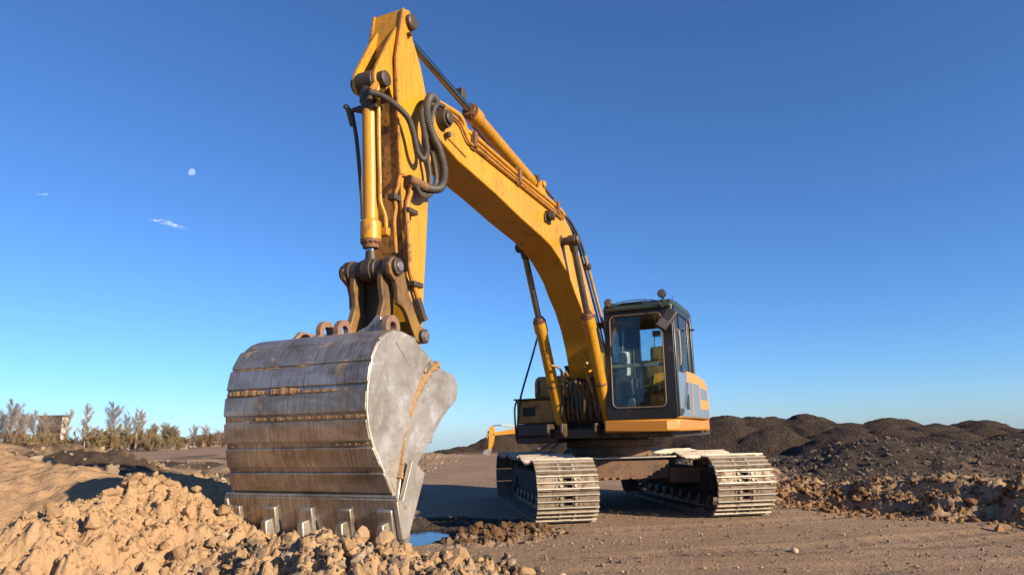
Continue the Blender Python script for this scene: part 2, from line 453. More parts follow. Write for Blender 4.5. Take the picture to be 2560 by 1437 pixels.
def ground_mat(name, heaps=False):
    m, nt, b = new_mat(name)
    L = nt.links
    v = coord(nt)
    def attr(n):
        a = nt.nodes.new('ShaderNodeAttribute'); a.attribute_name = n
        return a.outputs['Fac']
    n1 = noise(nt, v, .9, 6, .65)
    n2 = noise(nt, v, 6, 6, .7)
    n3 = noise(nt, v, 55, 4, .7)
    vor = N(nt, 'ShaderNodeTexVoronoi', Scale=34.0); L.new(v, vor.inputs['Vector'])
    vor2 = N(nt, 'ShaderNodeTexVoronoi', Scale=11.0); L.new(v, vor2.inputs['Vector'])
    f1 = ramp(nt, n1, [(.3, 0.0), (.7, 1.0)])
    f2 = ramp(nt, n2, [(.3, 0.0), (.7, 1.0)])
    packed = mix(nt, f1, (.265, .180, .112), (.35, .245, .158))
    packed = mix(nt, math_(nt, 'MULTIPLY', f2, .5), packed, (.265, .185, .122))
    n0 = ramp(nt, noise(nt, v, .33, 5, .6, .5), [(.40, 0.0), (.66, 1.0)])
    packed = mix(nt, math_(nt, 'MULTIPLY', n0, .55), packed, (.40, .285, .185))
    sand = mix(nt, f1, (.42, .285, .165), (.35, .222, .120))
    sand = mix(nt, math_(nt, 'MULTIPLY', f2, .55), sand, (.45, .305, .18))
    dk = mix(nt, f2, (.040, .031, .024), (.098, .072, .052))
    sw = math_(nt, 'ADD', attr('sand'), math_(nt, 'MULTIPLY', math_(nt, 'SUBTRACT', n2, .5), .9), True)
    dw = math_(nt, 'ADD', attr('dark'), math_(nt, 'MULTIPLY', math_(nt, 'SUBTRACT', n2, .5), .8), True)
    if heaps:
        col = mix(nt, f1, (.030, .023, .017), (.070, .047, .031))
        col = mix(nt, math_(nt, 'MULTIPLY', f2, .6), col, (.075, .054, .037))
    else:
        col = mix(nt, ramp(nt, sw, [(.35, 0.0), (.65, 1.0)]), packed, sand)
        col = mix(nt, ramp(nt, dw, [(.35, 0.0), (.65, 1.0)]), col, dk)
    # stones of other colours in the soil
    sep = nt.nodes.new('ShaderNodeSeparateColor'); L.new(vor.outputs['Color'], sep.inputs[0])
    pale = math_(nt, 'MULTIPLY', ramp(nt, sep.outputs[0], [(.88, 0.0), (.92, 1.0)]), ramp(nt, vor.outputs['Distance'], [(.25, 1.0), (.45, 0.0)]))
    inv0 = math_(nt, 'SUBTRACT', 1.0, math_(nt, 'MULTIPLY', attr('sand'), .8))
    col = mix(nt, math_(nt, 'MULTIPLY', math_(nt, 'MULTIPLY', pale, .65), inv0), col, (.40, .34, .27))
    dkp = math_(nt, 'MULTIPLY', ramp(nt, sep.outputs[1], [(.86, 0.0), (.9, 1.0)]), ramp(nt, vor.outputs['Distance'], [(.25, 1.0), (.45, 0.0)]))
    inv = math_(nt, 'SUBTRACT', 1.0, math_(nt, 'MULTIPLY', attr('sand'), .85)) if not heaps else .6
    col = mix(nt, math_(nt, 'MULTIPLY', math_(nt, 'MULTIPLY', dkp, .7), inv), col, (.07, .06, .055))
    val = math_(nt, 'ADD', .72, math_(nt, 'MULTIPLY', n3, .56))
    hsv = nt.nodes.new('ShaderNodeHueSaturation')
    L.new(col, hsv.inputs['Color']); L.new(val, hsv.inputs['Value'])
    L.new(hsv.outputs[0], b.inputs['Base Color'])
    b.inputs['Roughness'].default_value = .95
    b.inputs['Specular IOR Level'].default_value = .15
    h = math_(nt, 'ADD', math_(nt, 'MULTIPLY', n3, .35), math_(nt, 'MULTIPLY', n2, .8))
    h = math_(nt, 'ADD', h, math_(nt, 'MULTIPLY', noise(nt, v, 19, 5, .75), .8))
    h = math_(nt, 'SUBTRACT', h, math_(nt, 'MULTIPLY', vor.outputs['Distance'], .30))
    if heaps:
        h = math_(nt, 'SUBTRACT', math_(nt, 'MULTIPLY', h, 1.0), math_(nt, 'MULTIPLY', vor2.outputs['Distance'], .9))
        bump(nt, b, h, .9, .06)
    else:
        bump(nt, b, h, .75, .022)
    return m
GROUND = ground_mat('yard_soil')
HEAPM = ground_mat('dark_spoil', True)

def stone_mat(name, cols, rough=.9):
    m, nt, b = new_mat(name)
    L = nt.links
    v = coord(nt)
    g = nt.nodes.new('ShaderNodeNewGeometry')
    f = g.outputs['Random Per Island']
    stops = [(i / max(1, len(cols) - 1), c) for i, c in enumerate(cols)]
    c = ramp(nt, f, stops)
    n3 = noise(nt, v, 40, 4, .7)
    c = mix(nt, ramp(nt, n3, [(.35, .0), (.75, .35)]), c, tuple(x * .45 for x in cols[0]))
    L.new(c, b.inputs['Base Color'])
    b.inputs['Roughness'].default_value = rough
    b.inputs['Specular IOR Level'].default_value = .2
    bump(nt, b, n3, .5, .01)
    return m
CLODM = stone_mat('sandy_clods', [(.36, .235, .13), (.43, .29, .165), (.32, .20, .105), (.39, .26, .148)])
BROWNCLOD = stone_mat('brown_clods', [(.20, .11, .05), (.28, .165, .085), (.16, .09, .045), (.33, .2, .10)])
WETCLOD = stone_mat('wet_brown_clods', [(.11, .062, .03), (.16, .09, .045), (.085, .05, .027), (.19, .115, .06)])
GRAVM = stone_mat('mixed_gravel', [(.22, .16, .11), (.34, .26, .185), (.13, .105, .08), (.29, .20, .13), (.42, .34, .25)])
DGRAVM = stone_mat('dark_gravel', [(.085, .066, .05), (.15, .115, .085), (.055, .045, .037), (.23, .18, .13), (.10, .08, .06)])
PALEST = stone_mat('pale_stone', [(.50, .38, .26), (.56, .43, .30)], .7)

# ------------------------------------------------------------------ mesh builder
def finish(o, label=None, cat=None, group=None, kind=None):
    for k, v in (('label', label), ('category', cat), ('group', group), ('kind', kind)):
        if v:
            o[k] = v
    return o

class MB:
    def __init__(s):
        s.v, s.f = [], []
    def add(s, vs, fs):
        n = len(s.v)
        s.v += [tuple(p) for p in vs]
        s.f += [tuple(i + n for i in f) for f in fs]
        return s
    def box(s, x0, x1, y0, y1, z0, z1, M=None):
        vs = [Vector((x, y, z)) for x in (x0, x1) for y in (y0, y1) for z in (z0, z1)]
        if M is not None:
            vs = [M @ p for p in vs]
        return s.add(vs, [(0, 1, 3, 2), (4, 6, 7, 5), (0, 4, 5, 1), (2, 3, 7, 6), (0, 2, 6, 4), (1, 5, 7, 3)])
    def prism(s, pts, y0, y1):
        """profile in X,Z pushed along Y; y0,y1 numbers or functions of (x,z)"""
        g0 = y0 if callable(y0) else (lambda x, z: y0)
        g1 = y1 if callable(y1) else (lambda x, z: y1)
        n = len(pts)
        a = sum(pts[i][0] * pts[(i + 1) % n][1] - pts[(i + 1) % n][0] * pts[i][1] for i in range(n))
        if a < 0:
            pts = pts[::-1]
        vs = [(x, g0(x, z), z) for x, z in pts] + [(x, g1(x, z), z) for x, z in pts]
        fs = [tuple(range(n)), tuple(range(2 * n - 1, n - 1, -1))]
        fs += [(i, i + n, (i + 1) % n + n, (i + 1) % n) for i in range(n)]
        return s.add(vs, fs)
    def slab(s, pts, x0, x1):
        """profile in Y,Z pushed along X"""
        n = len(pts)
        vs = [(x0, y, z) for y, z in pts] + [(x1, y, z) for y, z in pts]
        fs = [tuple(range(n)), tuple(range(2 * n - 1, n - 1, -1))]
        fs += [(i, i + n, (i + 1) % n + n, (i + 1) % n) for i in range(n)]
        return s.add(vs, fs)
    def plan(s, pts, z0, z1):
        n = len(pts)
        vs = [(x, y, z0) for x, y in pts] + [(x, y, z1) for x, y in pts]
        fs = [tuple(range(n))[::-1], tuple(range(n, 2 * n))]
        fs += [(i, (i + 1) % n, (i + 1) % n + n, i + n) for i in range(n)]
        return s.add(vs, fs)
    def lathe(s, p0, p1, prof, n=20):
        """prof: (t 0..1 along p0->p1, radius)"""
        p0, p1 = Vector(p0), Vector(p1)
        ax = (p1 - p0)
        d = ax.normalized()
        a = d.orthogonal().normalized()
        b = d.cross(a)
        vs, fs = [], []
        for t, r in prof:
            c = p0 + ax * t
            for k in range(n):
                w = 2 * math.pi * k / n
                vs.append(c + (a * math.cos(w) + b * math.sin(w)) * r)
        for i in range(len(prof) - 1):
            for k in range(n):
                fs.append((i * n + k, i * n + (k + 1) % n, (i + 1) * n + (k + 1) % n, (i + 1) * n + k))
        fs.append(tuple(range(n))[::-1])
        fs.append(tuple(range((len(prof) - 1) * n, len(prof) * n)))
        return s.add(vs, fs)
    def cyl(s, p0, p1, r, n=20, ch=0.0):
        if ch:
            L = (Vector(p1) - Vector(p0)).length
            return s.lathe(p0, p1, [(0, r - ch), (ch / L, r), (1 - ch / L, r), (1, r - ch)], n)
        return s.lathe(p0, p1, [(0, r), (1, r)], n)
    def tube(s, pts, r, n=10, sub=6, ring=0.0, pitch=.02):
        P = spline(pts, sub) if sub else [Vector(p) for p in pts]
        if ring:
            L = [0.0]
            for a, b in zip(P[:-1], P[1:]):
                L.append(L[-1] + (b - a).length)
            cnt = int(L[-1] / (pitch / 2))
            Q = []
            j = 0
            for k in range(cnt + 1):
                t = L[-1] * k / cnt
                while j < len(L) - 2 and L[j + 1] < t:
                    j += 1
                u = (t - L[j]) / max(1e-9, L[j + 1] - L[j])
                Q.append(P[j].lerp(P[j + 1], min(1, u)))
            P = Q
        vs, fs = [], []
        up = None
        for i, p in enumerate(P):
            t = (P[min(i + 1, len(P) - 1)] - P[max(i - 1, 0)]).normalized()
            if up is None:
                up = t.orthogonal().normalized()
            up = (up - t * up.dot(t)).normalized()
            b = t.cross(up)
            rr = r * (1 + (ring if i % 2 else -ring))
            for k in range(n):
                w = 2 * math.pi * k / n
                vs.append(p + (up * math.cos(w) + b * math.sin(w)) * rr)
        for i in range(len(P) - 1):
            for k in range(n):
                fs.append((i * n + k, i * n + (k + 1) % n, (i + 1) * n + (k + 1) % n, (i + 1) * n + k))
        fs.append(tuple(range(n))[::-1])
        fs.append(tuple(range((len(P) - 1) * n, len(P) * n)))
        return s.add(vs, fs)
    def build(s, name, mat, parent=None, bevel=0.0, smooth=35, seg=2):
        me = bpy.data.meshes.new(name)
        me.from_pydata([tuple(p) for p in s.v], [], s.f)
        me.validate()
        if smooth:
            me.shade_smooth()
            me.set_sharp_from_angle(angle=rad(smooth))
        me.materials.append(mat)
        o = bpy.data.objects.new(name, me)
        COL.objects.link(o)
        if parent is not None:
            o.parent = parent
        if bevel:
            b = o.modifiers.new('bevel', 'BEVEL')
            b.width = bevel; b.segments = seg; b.limit_method = 'ANGLE'; b.angle_limit = rad(40)
        return o

def spline(pts, sub):
    P = [Vector(p) for p in pts]
    Q = [P[0] * 2 - P[1]] + P + [P[-1] * 2 - P[-2]]
    out = []
    for i in range(1, len(Q) - 2):
        for k in range(sub):
            t = k / sub
            a, b, c, d = Q[i - 1], Q[i], Q[i + 1], Q[i + 2]
            out.append(.5 * ((2 * b) + (c - a) * t + (2 * a - 5 * b + 4 * c - d) * t * t + (3 * b - a - 3 * c + d) * t ** 3))
    out.append(P[-1])
    return out

def ico(sub):
    import bmesh
    bm_ = bmesh.new()
    bmesh.ops.create_icosphere(bm_, subdivisions=sub, radius=1)
    V = np.array([v.co[:] for v in bm_.verts]); F = np.array([[v.index for v in f.verts] for f in bm_.faces])
    bm_.free()
    return V, F

def empty(name, loc=(0, 0, 0), rz=0.0, parent=None):
    o = bpy.data.objects.new(name, None)
    COL.objects.link(o)
    o.location = loc
    o.rotation_euler = (0, 0, rz)
    o.empty_display_size = .2
    if parent is not None:
        o.parent = parent
    return o

def np_mesh(name, V, F, mat, smooth=True, attrs=None):
    """V (n,3), F (m,k) arrays"""
    me = bpy.data.meshes.new(name)
    V = np.ascontiguousarray(V, dtype=np.float32); F = np.ascontiguousarray(F, dtype=np.int32)
    k = F.shape[1]
    me.vertices.add(len(V)); me.vertices.foreach_set('co', V.ravel())
    me.loops.add(F.size); me.loops.foreach_set('vertex_index', F.ravel())
    me.polygons.add(len(F)); me.polygons.foreach_set('loop_start', np.arange(0, F.size, k, dtype=np.int32))
    me.polygons.foreach_set('loop_total', np.full(len(F), k, dtype=np.int32))
    me.polygons.foreach_set('use_smooth', np.full(len(F), bool(smooth)))
    for an, av in (attrs or {}).items():
        a = me.attributes.new(an, 'FLOAT', 'POINT')
        a.data.foreach_set('value', np.ascontiguousarray(av, dtype=np.float32))
    me.update(calc_edges=True)
    me.materials.append(mat)
    o = bpy.data.objects.new(name, me)
    COL.objects.link(o)
    return o

# ------------------------------------------------------------------ ground sheet
def steps(pieces, grow_to, g, start):
    xs = [start]
    for end, st in pieces:
        while xs[-1] < end - 1e-6:
            xs.append(xs[-1] + st)
    st = pieces[-1][1]
    while xs[-1] < grow_to:
        st *= g
        xs.append(xs[-1] + st)
    return xs

xr = steps([(.6, .0115), (2.0, .03), (7.0, .045), (12, .10)], 4000, 1.09, -3.4)
xl = steps([(.6, .03), (3.0, .05), (9, .09)], 4000, 1.08, 0)
gx = np.array([-3.4 - t for t in xl[:0:-1]] + xr)
gy = np.array([-4000, -1500, -500, -150, -50, -20, -8, -3, 0] + steps([(2.7, .2), (5.3, .0125), (9.5, .035), (14, .06), (22, .12)], 6000, 1.05, 1.0))
GX, GY = np.meshgrid(gx, gy)
h_, s_, d_, r_ = ground(GX.ravel(), GY.ravel())
Vg = np.stack([GX.ravel(), GY.ravel(), h_], 1)
ny, nx = GX.shape
idx = np.arange(nx * ny).reshape(ny, nx)
Fg = np.stack([idx[:-1, :-1].ravel(), idx[:-1, 1:].ravel(), idx[1:, 1:].ravel(), idx[1:, :-1].ravel()], 1)
og = np_mesh('ground', Vg, Fg, GROUND, True, {'sand': s_, 'dark': d_})
finish(og, 'packed brown yard with sandy heaps and an earth bank', 'ground', kind='structure')

# ------------------------------------------------------------------ dark spoil heaps behind
HEAPS = [(-4.4, 34, .25), (-3.4, 34, .5), (-2.6, 36, .58), (-1.9, 38, .74), (-1.0, 38.5, 1.12), (.3, 40, 1.45), (1.7, 40, 1.66), (3.3, 40, 1.75), (5.0, 39, 1.7), (6.6, 38, 1.8),
         (8.6, 37, 1.75), (10.7, 36, 1.78), (12.2, 36, 1.72), (13.45, 37, 1.70), (14.4, 36, 1.55), (14.8, 34, 1.37), (15.1, 32, 1.27), (15.5, 30, 1.20), (16.0, 28, 1.07),
         (17.9, 27, .93), (16.8, 24, .76), (19.5, 26, .9), (21, 24, .8), (8.2, 28, 1.44), (10.0, 28.5, 1.36), (9.1, 25, 1.12), (11.7, 28, 1.31), (11.6, 25, 1.06), (13.6, 26, 1.0),
         (6.4, 29, 1.3), (4.8, 31, 1.3), (3.0, 33, 1.25), (13.2, 22.5, .72), (15, 21.5, .6), (2.2, 44, 1.6), (12.5, 42, 1.9), (16.5, 40, 1.9), (19, 36, 1.5), (21, 32, 1.3), (23.5, 29, 1.1),
         (10.2, 22.4, .85), (7.3, 25.5, .85)]
HEAPS += [(9.6, 34, 1.55), (11.4, 33, 1.48), (12.9, 31.5, 1.36), (13.6, 29.5, 1.22), (14.3, 27, 1.03), (15.6, 25.6, .86), (17.2, 29.3, 1.08), (18.2, 31, 1.15), (14.6, 24, .82), (12.4, 23.4, .80),
          (7.4, 33.5, 1.58), (5.9, 34.5, 1.55), (8.9, 30.5, 1.42), (10.8, 30.6, 1.36), (16.4, 22.4, .62), (18.4, 24.4, .72), (19.8, 28.4, .98)]
HEAPS = [(x * 1.35, y * 1.35, 1.15 + (z - 1.15) * 1.35) if (x < 7.5 and y > 33) else (x, y, z) for x, y, z in HEAPS]
hx = np.arange(-9, 30, .12); hy = np.arange(17, 60, .15)
HX, HY = np.meshgrid(hx, hy)
X_, Y_ = HX.ravel(), HY.ravel()
wx = .35 * fbm(X_ * .8, Y_ * .8, 3, 81); wy = .35 * fbm(X_ * .8 + 9, Y_ * .8, 3, 82)
hh = np.full(X_.shape, -1.2)
for i, (x, y, z) in enumerate(HEAPS):
    d = np.hypot(X_ + wx - x, Y_ + wy - y)
    rt = .85 + .45 * ((i * 37) % 11) / 10
    sl = .56 + .16 * ((i * 53) % 7) / 6
    hh = smax(z - sl * (np.sqrt(d * d + rt ** 2) - rt), hh, .05)
plat = ridge(X_ + wx, Y_ + wy, [(x, y, z - .30) for x, y, z in [(7.4, 37.5, 1.75), (10.7, 36, 1.78), (13.4, 36.5, 1.70), (14.8, 34, 1.37), (15.5, 30, 1.20), (16.0, 28, 1.07), (17.9, 27, .93), (22, 24.5, .8)]], .30, 1.2)
hh = smax(plat, hh, .08)
hh = hh + .10 * fbm(X_ * 1.3, Y_ * 1.3, 5, 83) + .035 * billow(X_ * 1.9, Y_ * 1.9, 4, 86) - .05 + .05 * clods(X_ * 2.4, Y_ * 2.4, 84) + .03 * clods(X_ * 6, Y_ * 6, 85)
keep = (hh > ground(X_, Y_)[0] - .25).reshape(HX.shape)
idx = np.arange(HX.size).reshape(HX.shape)
q = keep[:-1, :-1] | keep[:-1, 1:] | keep[1:, 1:] | keep[1:, :-1]
Fh = np.stack([idx[:-1, :-1][q], idx[:-1, 1:][q], idx[1:, 1:][q], idx[1:, :-1][q]], 1)
used = np.unique(Fh)
remap = np.zeros(HX.size, int); remap[used] = np.arange(len(used))
oh = np_mesh('spoil_heaps', np.stack([X_, Y_, hh], 1)[used], remap[Fh], HEAPM)
finish(oh, 'dark rounded spoil heaps along the back of the yard', 'heaps', kind='structure')

# ------------------------------------------------------------------ puddle in the pit
mw, ntw, bw = new_mat('pit_water')
bw.inputs['Base Color'].default_value = (.012, .016, .020, 1)
bw.inputs['Roughness'].default_value = .04
bw.inputs['IOR'].default_value = 1.33
vw = coord(ntw, (2, 9, 1))
bump(ntw, bw, noise(ntw, vw, 2.2, 3), .06, .02)
pw = MB()
pts = []
for k in range(40):
    w = 2 * math.pi * k / 40
    pts.append((-1.75 + 1.35 * math.cos(w), 8.85 + 1.45 * math.sin(w)))
pw.plan(pts, -.42, -.095)
o = pw.build('water', mw)
finish(o, 'small puddle of water in the pit behind the bucket', 'puddle', kind='structure')

# ================================================================== the excavator
CX, CY = 1.5209, 11.4638
ang = math.atan2(-.90994, -.41473)
EXC = empty('excavator', (CX, CY, 0), ang)
finish(EXC, 'large yellow crawler excavator resting its steel bucket on the sand', 'excavator')
E = EXC

# ---- undercarriage -------------------------------------------------
TA = math.atan2(-.98967, .14341) - ang        # tracks are turned against the upper structure
RO = .415
PLATE = .052
def track_path():
    Rp = RO - PLATE
    zc = RO
    P = []
    for k in range(60):
        P.append((-1.83 + 3.66 * k / 60, zc - Rp))
    for k in range(40):
        w = -math.pi / 2 + math.pi * k / 40
        P.append((1.83 + Rp * math.cos(w), zc + Rp * math.sin(w)))
    for k in range(90):
        t = k / 90
        x = 1.83 - 3.66 * t
        sag = 0.0
        for a, b in ((1.83, .75), (.75, -.6), (-.6, -1.83)):
            if b <= x <= a:
                uu = (x - b) / (a - b)
                sag = 4 * uu * (1 - uu) * (.065 if a > 1 else .045)
        rise = .03 * math.sin(math.pi * t)
        P.append((x, zc + Rp + rise - sag))
    for k in range(40):
        w = math.pi / 2 + math.pi * k / 40
        P.append((-1.83 + Rp * math.cos(w), zc + Rp * math.sin(w)))
    return P

def shoe_mesh(w, pitch):
    m = MB()
    hw = w / 2
    t = .016
    px = pitch * .985
    a = -px / 2
    # plate with three grousers, profile along the track direction (x) and outward (z)
    def rib(x, h, b=.011, tp=.006):
        return [(x - b, t), (x - tp, t + h), (x + tp, t + h), (x + b, t)]
    def prof(parts):
        return parts
    R1, R2, R3 = a + .014, a + px * .47, a + px * .86
    full = [(a, 0)] + [(a, t)] + rib(R1 + .004, .030) + rib(R2, .026) + rib(R3, .026) + [(a + px, t * .9), (a + px, 0)]
    full = full[::-1]
    so = .055
    m.prism(full, -hw, -so); m.prism(full, so, hw)
    # middle piece leaves two slots open
    s1, s2 = (R1 + R2) / 2, (R2 + R3) / 2
    for x0, x1, rb in ((a, s1 - .021, R1 + .004), (s1 + .021, s2 - .021, R2), (s2 + .021, a + px, R3)):
        pr = [(x0, 0), (x0, t)] + rib(rb, .026) + [(x1, t), (x1, 0)]
        m.prism(pr[::-1], -so - .001, so + .001)
    for sx in (s1, s2):
        for sy in (-1, 1):
            m.cyl((sx, sy * .095, t - .004), (sx, sy * .095, t + .020), .020, 8, .003)
            m.cyl((sx, sy * .15, t - .004), (sx, sy * .15, t + .010), .014, 8, .003)
    # link blocks under the plate
    for sy in (-1, 1):
        m.box(a + .01, a + px - .01, sy * .10 - .02, sy * .10 + .02, -.06, .002)
    return m

PATH = track_path()
LEN = [0]
for a, b in zip(PATH, PATH[1:] + PATH[:1]):
    LEN.append(LEN[-1] + math.hypot(b[0] - a[0], b[1] - a[1]))
NSH = 45
PITCH = LEN[-1] / NSH
def at_len(s):
    s %= LEN[-1]
    lo = 0
    hi = len(PATH)
    while hi - lo > 1:
        mid = (lo + hi) // 2
        if LEN[mid] <= s: lo = mid
        else: hi = mid
    a, b = PATH[lo], PATH[(lo + 1) % len(PATH)]
    t = (s - LEN[lo]) / (LEN[lo + 1] - LEN[lo])
    return a[0] + (b[0] - a[0]) * t, a[1] + (b[1] - a[1]) * t

SHW = .80
shoe_me = None
for side in (-1, 1):
    yc = side * 1.195
    fr = MB()
    fr.prism([(-1.75, .30), (1.55, .30), (1.62, .40), (1.5, .52), (.9, .60), (-.9, .60), (-1.6, .52), (-1.72, .40)], yc - .17, yc + .17)
    fr.prism([(-1.3, .20), (1.3, .20), (1.3, .32), (-1.3, .32)], yc - .13, yc + .13)
    for cxx in (1.2, -1.2):
        fr.box(cxx - .15, cxx + .15, yc - .2, yc + .2, .28, .45)
    tr = fr.build('track', TYRED, E, .015)
    tr.rotation_euler = (0, 0, TA)
    tr['label'] = 'near-side track under the boom' if side < 0 else 'track on the cab side'
    # idler, sprocket, rollers
    for nm, cxx, r in (('idler_wheel', 1.83, RO - PLATE - .07), ('drive_sprocket', -1.83, RO - PLATE - .07)):
        w = MB()
        w.lathe((cxx, yc - .10, RO), (cxx, yc + .10, RO), [(0, r * .35), (0.02, r * .8), (.12, r * .82), (.14, r), (.3, r), (.32, r + .03), (.68, r + .03), (.7, r), (.86, r), (.88, r * .82), (.98, r * .8), (1, r * .35)], 28)
        o = w.build(nm, GREASE, tr)
    for k in range(8):
        cxx = -1.3 + 2.6 * k / 7
        w = MB()
        w.lathe((cxx, yc - .14, .165), (cxx, yc + .14, .165), [(0, .05), (.05, .085), (.25, .085), (.3, .07), (.7, .07), (.75, .085), (.95, .085), (1, .05)], 14)
        w.build('roller', GREASE, tr)
    for cxx in (.75, -.6):
        w = MB()
        w.lathe((cxx, yc - .11, .66), (cxx, yc + .11, .66), [(0, .04), (.05, .07), (.95, .07), (1, .04)], 14)
        w.build('carrier_roller', GREASE, tr)
    # caked mud lumps
    for k in range(NSH):
        s = (k + .35) * PITCH
        p0, p1 = at_len(s - .05), at_len(s + .05)
        c = at_len(s)
        t = math.atan2(p1[1] - p0[1], p1[0] - p0[0])
        if shoe_me is None:
            o = shoe_mesh(SHW, PITCH).build('track_shoe', SHOE, tr)
            shoe_me = o.data
        else:
            o = bpy.data.objects.new('track_shoe', shoe_me)
            COL.objects.link(o)
            o.parent = tr
        # the outward normal lies on the right of the walking direction
        tx_, tz_ = math.cos(t), math.sin(t)
        nx_, nz_ = tz_, -tx_
        M = Matrix(((tx_, 0, nx_, c[0]), (0, -1, 0, yc), (tz_, 0, nz_, c[1]), (0, 0, 0, 1)))
        o.matrix_local = M

cb = MB()
cb.plan([(-.95, -.62), (-.55, -.80), (.55, -.80), (.92, -.62), (.92, .62), (.55, .80), (-.55, .80), (-.95, .62)], .46, .76)
for sx in (-1, 1):
    for sy in (-1, 1):
        cb.plan([(sx * .45, sy * .62), (sx * .95, sy * .62), (sx * 1.15, sy * 1.1), (sx * .72, sy * 1.1)][::(1 if sx * sy > 0 else -1)], .40, .62)
o = cb.build('car_body', BROWNFR, E, .012)
o.rotation_euler = (0, 0, TA)
fl = MB().plan([(-1.02, -.72), (-.6, -.88), (.6, -.88), (1.0, -.72), (1.0, .72), (.6, .88), (-.6, .88), (-1.02, .72)], .763, .785)
fo = fl.build('top_flange', STEELB, o, .004)
rg = MB()
rg.lathe((0, 0, .785), (0, 0, 1.09), [(0, .66), (.5, .64), (.51, .70), (.8, .70), (.81, .62), (1, .62)], 56)
o2 = rg.build('slew_ring', BROWNFR, E)
bo = MB()
for k in range(40):
    w = 2 * math.pi * k / 40
    bo.cyl((.68 * math.cos(w), .68 * math.sin(w), .91), (.68 * math.cos(w), .68 * math.sin(w), .937), .017, 6)
bo.build('bolt_ring', RUST, o2)
random.seed(4)
def lump(parent, x, y, z, r):
    m = MB()
    V0, F0 = ico(2)
    m.add([(x + p[0] * r * random.uniform(.8, 1.3), y + p[1] * r * random.uniform(.8, 1.2), z + max(-.3, p[2]) * r * random.uniform(.5, .8)) for p in V0], [tuple(f) for f in F0])
    m.build('mud_lump', BROWNCLOD, parent, 0, 0)
for _k in range(7):
    lump(o, random.choice((.93, .95, .97)), random.uniform(-.6, .6), .79, random.uniform(.03, .06))
for _k in range(6):
    lump(o, .93, random.uniform(-.55, .5), .475, random.uniform(.03, .055))

# ---- upper structure ------------------------------------------------
up = MB()
up.prism([(-2.3, 1.06), (.9, 1.06), (1.1, 1.12), (1.1, 1.28), (-2.3, 1.28)], -1.12, 1.22)
up.build('slew_platform', GREASE, E, .01)

cw = MB()
cwp = []
for k in range(13):
    w = -math.pi / 2 + math.pi * k / 12
    cwp.append((-1.75 - .75 * max(0, math.cos(w)) ** .6, 1.30 * math.sin(w)))
cwp = [(-1.60, 1.30), (-1.60, -1.30)] + cwp
cw.plan(cwp[::-1] if False else cwp, 1.12, 1.92)
cwo = cw.build('counterweight', YEL2, E, .05, 35, 3)

hs = MB()
hs.prism([(-1.597, 1.285), (.0, 1.285), (.0, 1.95), (-.2, 2.0), (-1.4, 1.98), (-1.597, 1.93)], -.95, .9)
hs.build('engine_cover', YEL2, E, .03)

# side panel behind the cab
sp = MB()
sp.prism([(1.460, 1.318), (1.220, 1.37), (0.980, 1.53), (0.780, 1.74), (0.640, 2.0), (0.000, 2.0), (-0.700, 1.95), (-0.900, 1.88), (-0.960, 1.78), (-0.960, 1.318)], .92, 1.45)
spo = sp.build('side_panel', PALE_Y, E, .03, 35, 3)
def band(pts, mat, name='grey_band', y=1.454):
    m = MB(); m.prism(pts, 1.43, y)
    m.build(name, mat, spo)
band([(1.300, 1.338), (1.100, 1.44), (0.880, 1.64), (0.745, 1.83), (-0.160, 1.84), (-0.160, 1.338)], GREYBLUE)
band([(-0.260, 1.62), (-0.260, 1.80), (-0.860, 1.78), (-0.860, 1.62)], GREYBLUE)
band([(-0.165, 1.338), (-0.165, 1.47), (-0.920, 1.47), (-0.920, 1.338)], GREYBLUE)
band([(0.530, 1.36), (0.470, 1.82), (0.425, 1.82), (0.470, 1.36)], PALE_Y, 'yellow_stripe', 1.459)
band([(1.000, 1.50), (0.820, 1.66), (0.760, 1.66), (0.760, 1.44), (0.980, 1.44)], DARKPL, 'vent', 1.458)
sp2 = MB()
sp2.prism([(-.90, 1.318), (-.90, 1.93), (-1.60, 1.92), (-1.75, 1.84), (-1.75, 1.318)], .92, 1.33)
sp2.build('rear_side_panel', PALE_Y, E, .03, 35, 3)

# orange-yellow skirt under the cab
sk = MB()
sk.plan([(1.54, .40), (1.54, 1.28), (1.42, 1.435), (-1.4, 1.36), (-1.4, 1.02), (.95, 1.02), (1.0, .40)], 1.14, 1.306)
sko = sk.build('cab_skirt', ORG, E, .025, 35, 3)

# ---- right-hand side boxes, steps and handrails -------------------------
rb = MB()
rb.box(-.35, .92, -1.22, -.52, 1.30, 1.665)
rbo = rb.build('tool_box', YEL2, E, .02)
gr = MB()
for k in range(5):
    gr.box(.918, .932, -1.10 + .042 * k, -1.085 + .042 * k, 1.42, 1.555)
for k in range(4):
    gr.box(.922, .936, -1.11, -.905, 1.42 + .04 * k, 1.433 + .04 * k)
gr.box(.9185, .921, -1.11, -.905, 1.42, 1.555)
gr.build('grille', DARKPL, rbo)
tp = MB().box(-.38, .96, -1.26, -.50, 1.668, 1.69)
tp.build('lid', GREASE, rbo, .006)
ub = MB()
ubp = []
ub.prism([(-.9, 1.69), (.58, 1.69), (.58, 1.93), (.54, 2.02), (.46, 2.06), (-.9, 2.06)], -1.06, -.46)
ubo = ub.build('fuel_tank', YEL2, E, .05, 35, 3)
MB().box(.575, .588, -.985, -.96, 1.78, 1.98).build('strap', DARKPL, ubo)
cp = MB(); cp.cyl((.25, -.58, 2.05), (.25, -.58, 2.20), .045, 14, .008); cp.cyl((.25, -.58, 2.19), (.25, -.58, 2.23), .06, 14, .01)
cp.cyl((.38, -.64, 2.05), (.38, -.64, 2.14), .022, 10)
cp.build('filler_cap', DARKPL, ubo)
lw = MB(); lw.box(.1, 1.0, -1.2, -.5, 1.0, 1.295)
lw.build('lower_locker', GREASE, E, .015)
MB().box(.93, 1.0, -.98, -.62, 1.14, 1.175).build('step', STEELB, E, .008)
